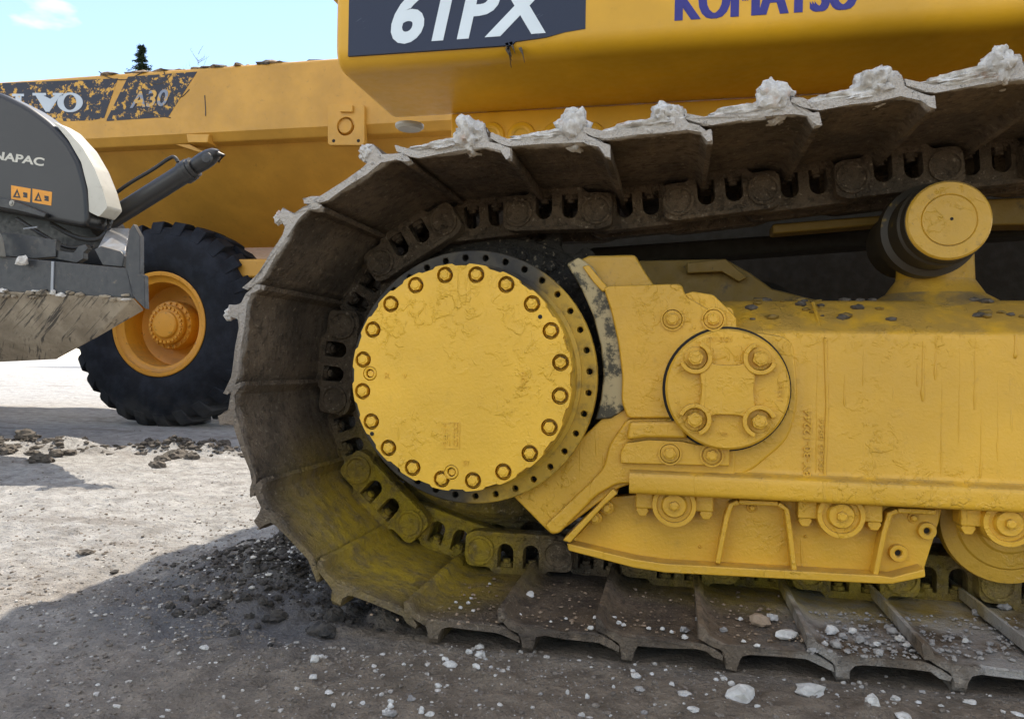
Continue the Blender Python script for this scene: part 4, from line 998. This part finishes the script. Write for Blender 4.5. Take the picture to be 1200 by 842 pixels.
z7 = [(885, 560, 14, 14), (880, 610, 14, 9), (1098, 690, 9, 9), (1095, 712, 20, 11), (1185, 710, 9, 10), (1020, 680, 7, 7), (1155, 665, 8, 5), (1135, 576, 6, 5), (925, 655, 12, 5), (575, 525, 14, 8), (405, 530, 9, 5), (275, 630, 7, 5), (190, 690, 8, 5)]
for lst, ox, oy, k in ((z8, 380, 540, .3587), (z1, 780, 540, .3586), (z7, 0, 540, .4167)):
    for x, y, a, c in lst: stone(ox+x*k, oy+y*k, a*k*.95, c*k*.95, *lab1(x, y, a, c, ox))
G2 = 'pale chips lying on the lower track plates'; L2 = 'small pale stone chip lying on a lower track plate'
for x, y, a in ((445, 480, 8), (470, 465, 7), (486, 490, 6), (430, 462, 6), (480, 450, 6), (640, 503, 6), (885, 512, 8), (870, 548, 11), (790, 515, 6), (945, 515, 10), (962, 530, 9), (978, 537, 8), (1060, 548, 8), (1105, 550, 8), (1135, 560, 7), (540, 402, 5), (362, 378, 10), (740, 525, 5)):
    stone(380+x*.3587, 540+y*.3587, a*.36, a*.28, 'stone', 'small white chip lying on a brown soiled track plate', group='small white chips on the brown track plates', Z=.050)
for x, y, a in ((60, 555, 15), (62, 577, 11), (110, 520, 13), (190, 555, 14), (245, 518, 9), (478, 622, 15), (300, 605, 10), (255, 590, 8), (540, 560, 22), (580, 575, 14), (555, 605, 20), (610, 560, 16), (635, 590, 20), (690, 600, 12), (695, 630, 16), (740, 560, 18), (765, 585, 16), (725, 545, 12), (790, 605, 16), (520, 600, 12), (840, 560, 9), (870, 600, 10), (1050, 505, 20), (1110, 480, 24), (1020, 500, 18), (1075, 520, 14), (1060, 600, 10), (980, 590, 12), (1010, 545, 8), (650, 620, 9), (1090, 580, 9)):
    w = 'white' if random.random() < .5 else 'grey'; on = 'pale dusty' if x > 500 else 'brown soiled'; big = 'chunky' if a > 13 else 'tiny'
    if on == 'brown soiled' and big == 'tiny' and w == 'white': big = 'small'
    nm_ = (big+' '+w+' chip lying on a '+on+' track plate', big+' '+w+' chips on the '+on.split()[0]+' track plates')
    stone(780+x*.3586, 540+y*.3586, a*.36, a*.27, 'stone' if w == 'white' else 'stone_grey', nm_[0], group=nm_[1], Z=.050)
def rp():
    px = random.uniform(945, 1195); py = random.uniform(716, 768)+(px-945)*.03; g = G(px, py, .0495); return g.x, g.y, .0495
scatter('plate_rubble', 620, rp, sz(.0015, .0065), 'stone_grey', 'grey rubble and dust lying on the pale lower track plates', 'rubble', .5)
def rp2():
    px = random.uniform(430, 940); py = random.uniform(670, 725)+(px-430)*.055; g = G(px, py, .0495); return g.x, min(g.y, .32), .0495
scatter('plate_crumbs', 500, rp2, sz(.0012, .005), 'stone_brown', 'brown crumbs of soil lying on the lower track plates', 'soil', .5)
G3 = 'dark soil clods heaped below the drive sprocket'; L3 = 'lump of dark damp soil in the heap below the drive sprocket'
for x, y, a in ((800, 275, 30), (770, 262, 20), (860, 298, 14), (690, 260, 22), (720, 250, 14), (610, 275, 22), (780, 445, 30), (750, 455, 18), (820, 335, 18), (800, 345, 22), (600, 385, 22), (560, 400, 20), (500, 425, 18), (520, 390, 16), (640, 350, 20), (690, 385, 18), (660, 490, 20), (740, 400, 20), (780, 380, 14), (480, 410, 16), (620, 410, 18), (570, 430, 20), (700, 430, 16), (650, 265, 14), (725, 470, 14), (540, 440, 12), (760, 520, 9), (870, 470, 12)):
    stone(x*.4167, 540+y*.4167, a*.36, a*.27, 'clod', L3, 'soil clod', G3, name='soil_clod')
stone(905*.4167, 540+478*.4167, 15, 10, 'clod', 'largest loose clod of dark soil at the foot of the curved track', 'soil clod', name='soil_clod')
stone(940*.4167, 540+450*.4167, 12, 11, 'clod', 'upright clod of dark soil behind the largest loose clod', 'soil clod', name='soil_clod')
stone(955*.4167, 540+380*.4167, 12, 7, 'clod', 'dark clod pressed against the lowest curved track plate', 'soil clod', name='soil_clod')
G4 = 'dry soil clods in the ridge before the tyre'; L4 = 'lump of dry soil in the low ridge before the big tyre'
for x, y, a in ((205, 528, 14), (190, 540, 9), (225, 533, 9), (245, 524, 11), (262, 523, 9), (180, 545, 6), (175, 518, 6), (168, 533, 5), (200, 520, 8), (216, 522, 9), (186, 547, 8)): stone(x, y, a, a*.6, 'clod_dry', L4, 'soil clod', G4, name='soil_clod')
G5 = 'dry soil clods in the ridge below the blade'; L5 = 'lump of dry soil in the low ridge below the muddy blade'
for x, y, a in ((10, 522, 12), (30, 520, 13), (48, 524, 14), (66, 526, 10), (82, 524, 8), (5, 532, 9), (38, 532, 8), (100, 523, 6)): stone(x, y, a, a*.55, 'clod_dry', L5, 'soil clod', G5, name='soil_clod')
stone(100, 647, 8, 3, 'clod_dry', 'thin dark clod alone on the sunlit pale dirt', 'soil clod', name='soil_clod')
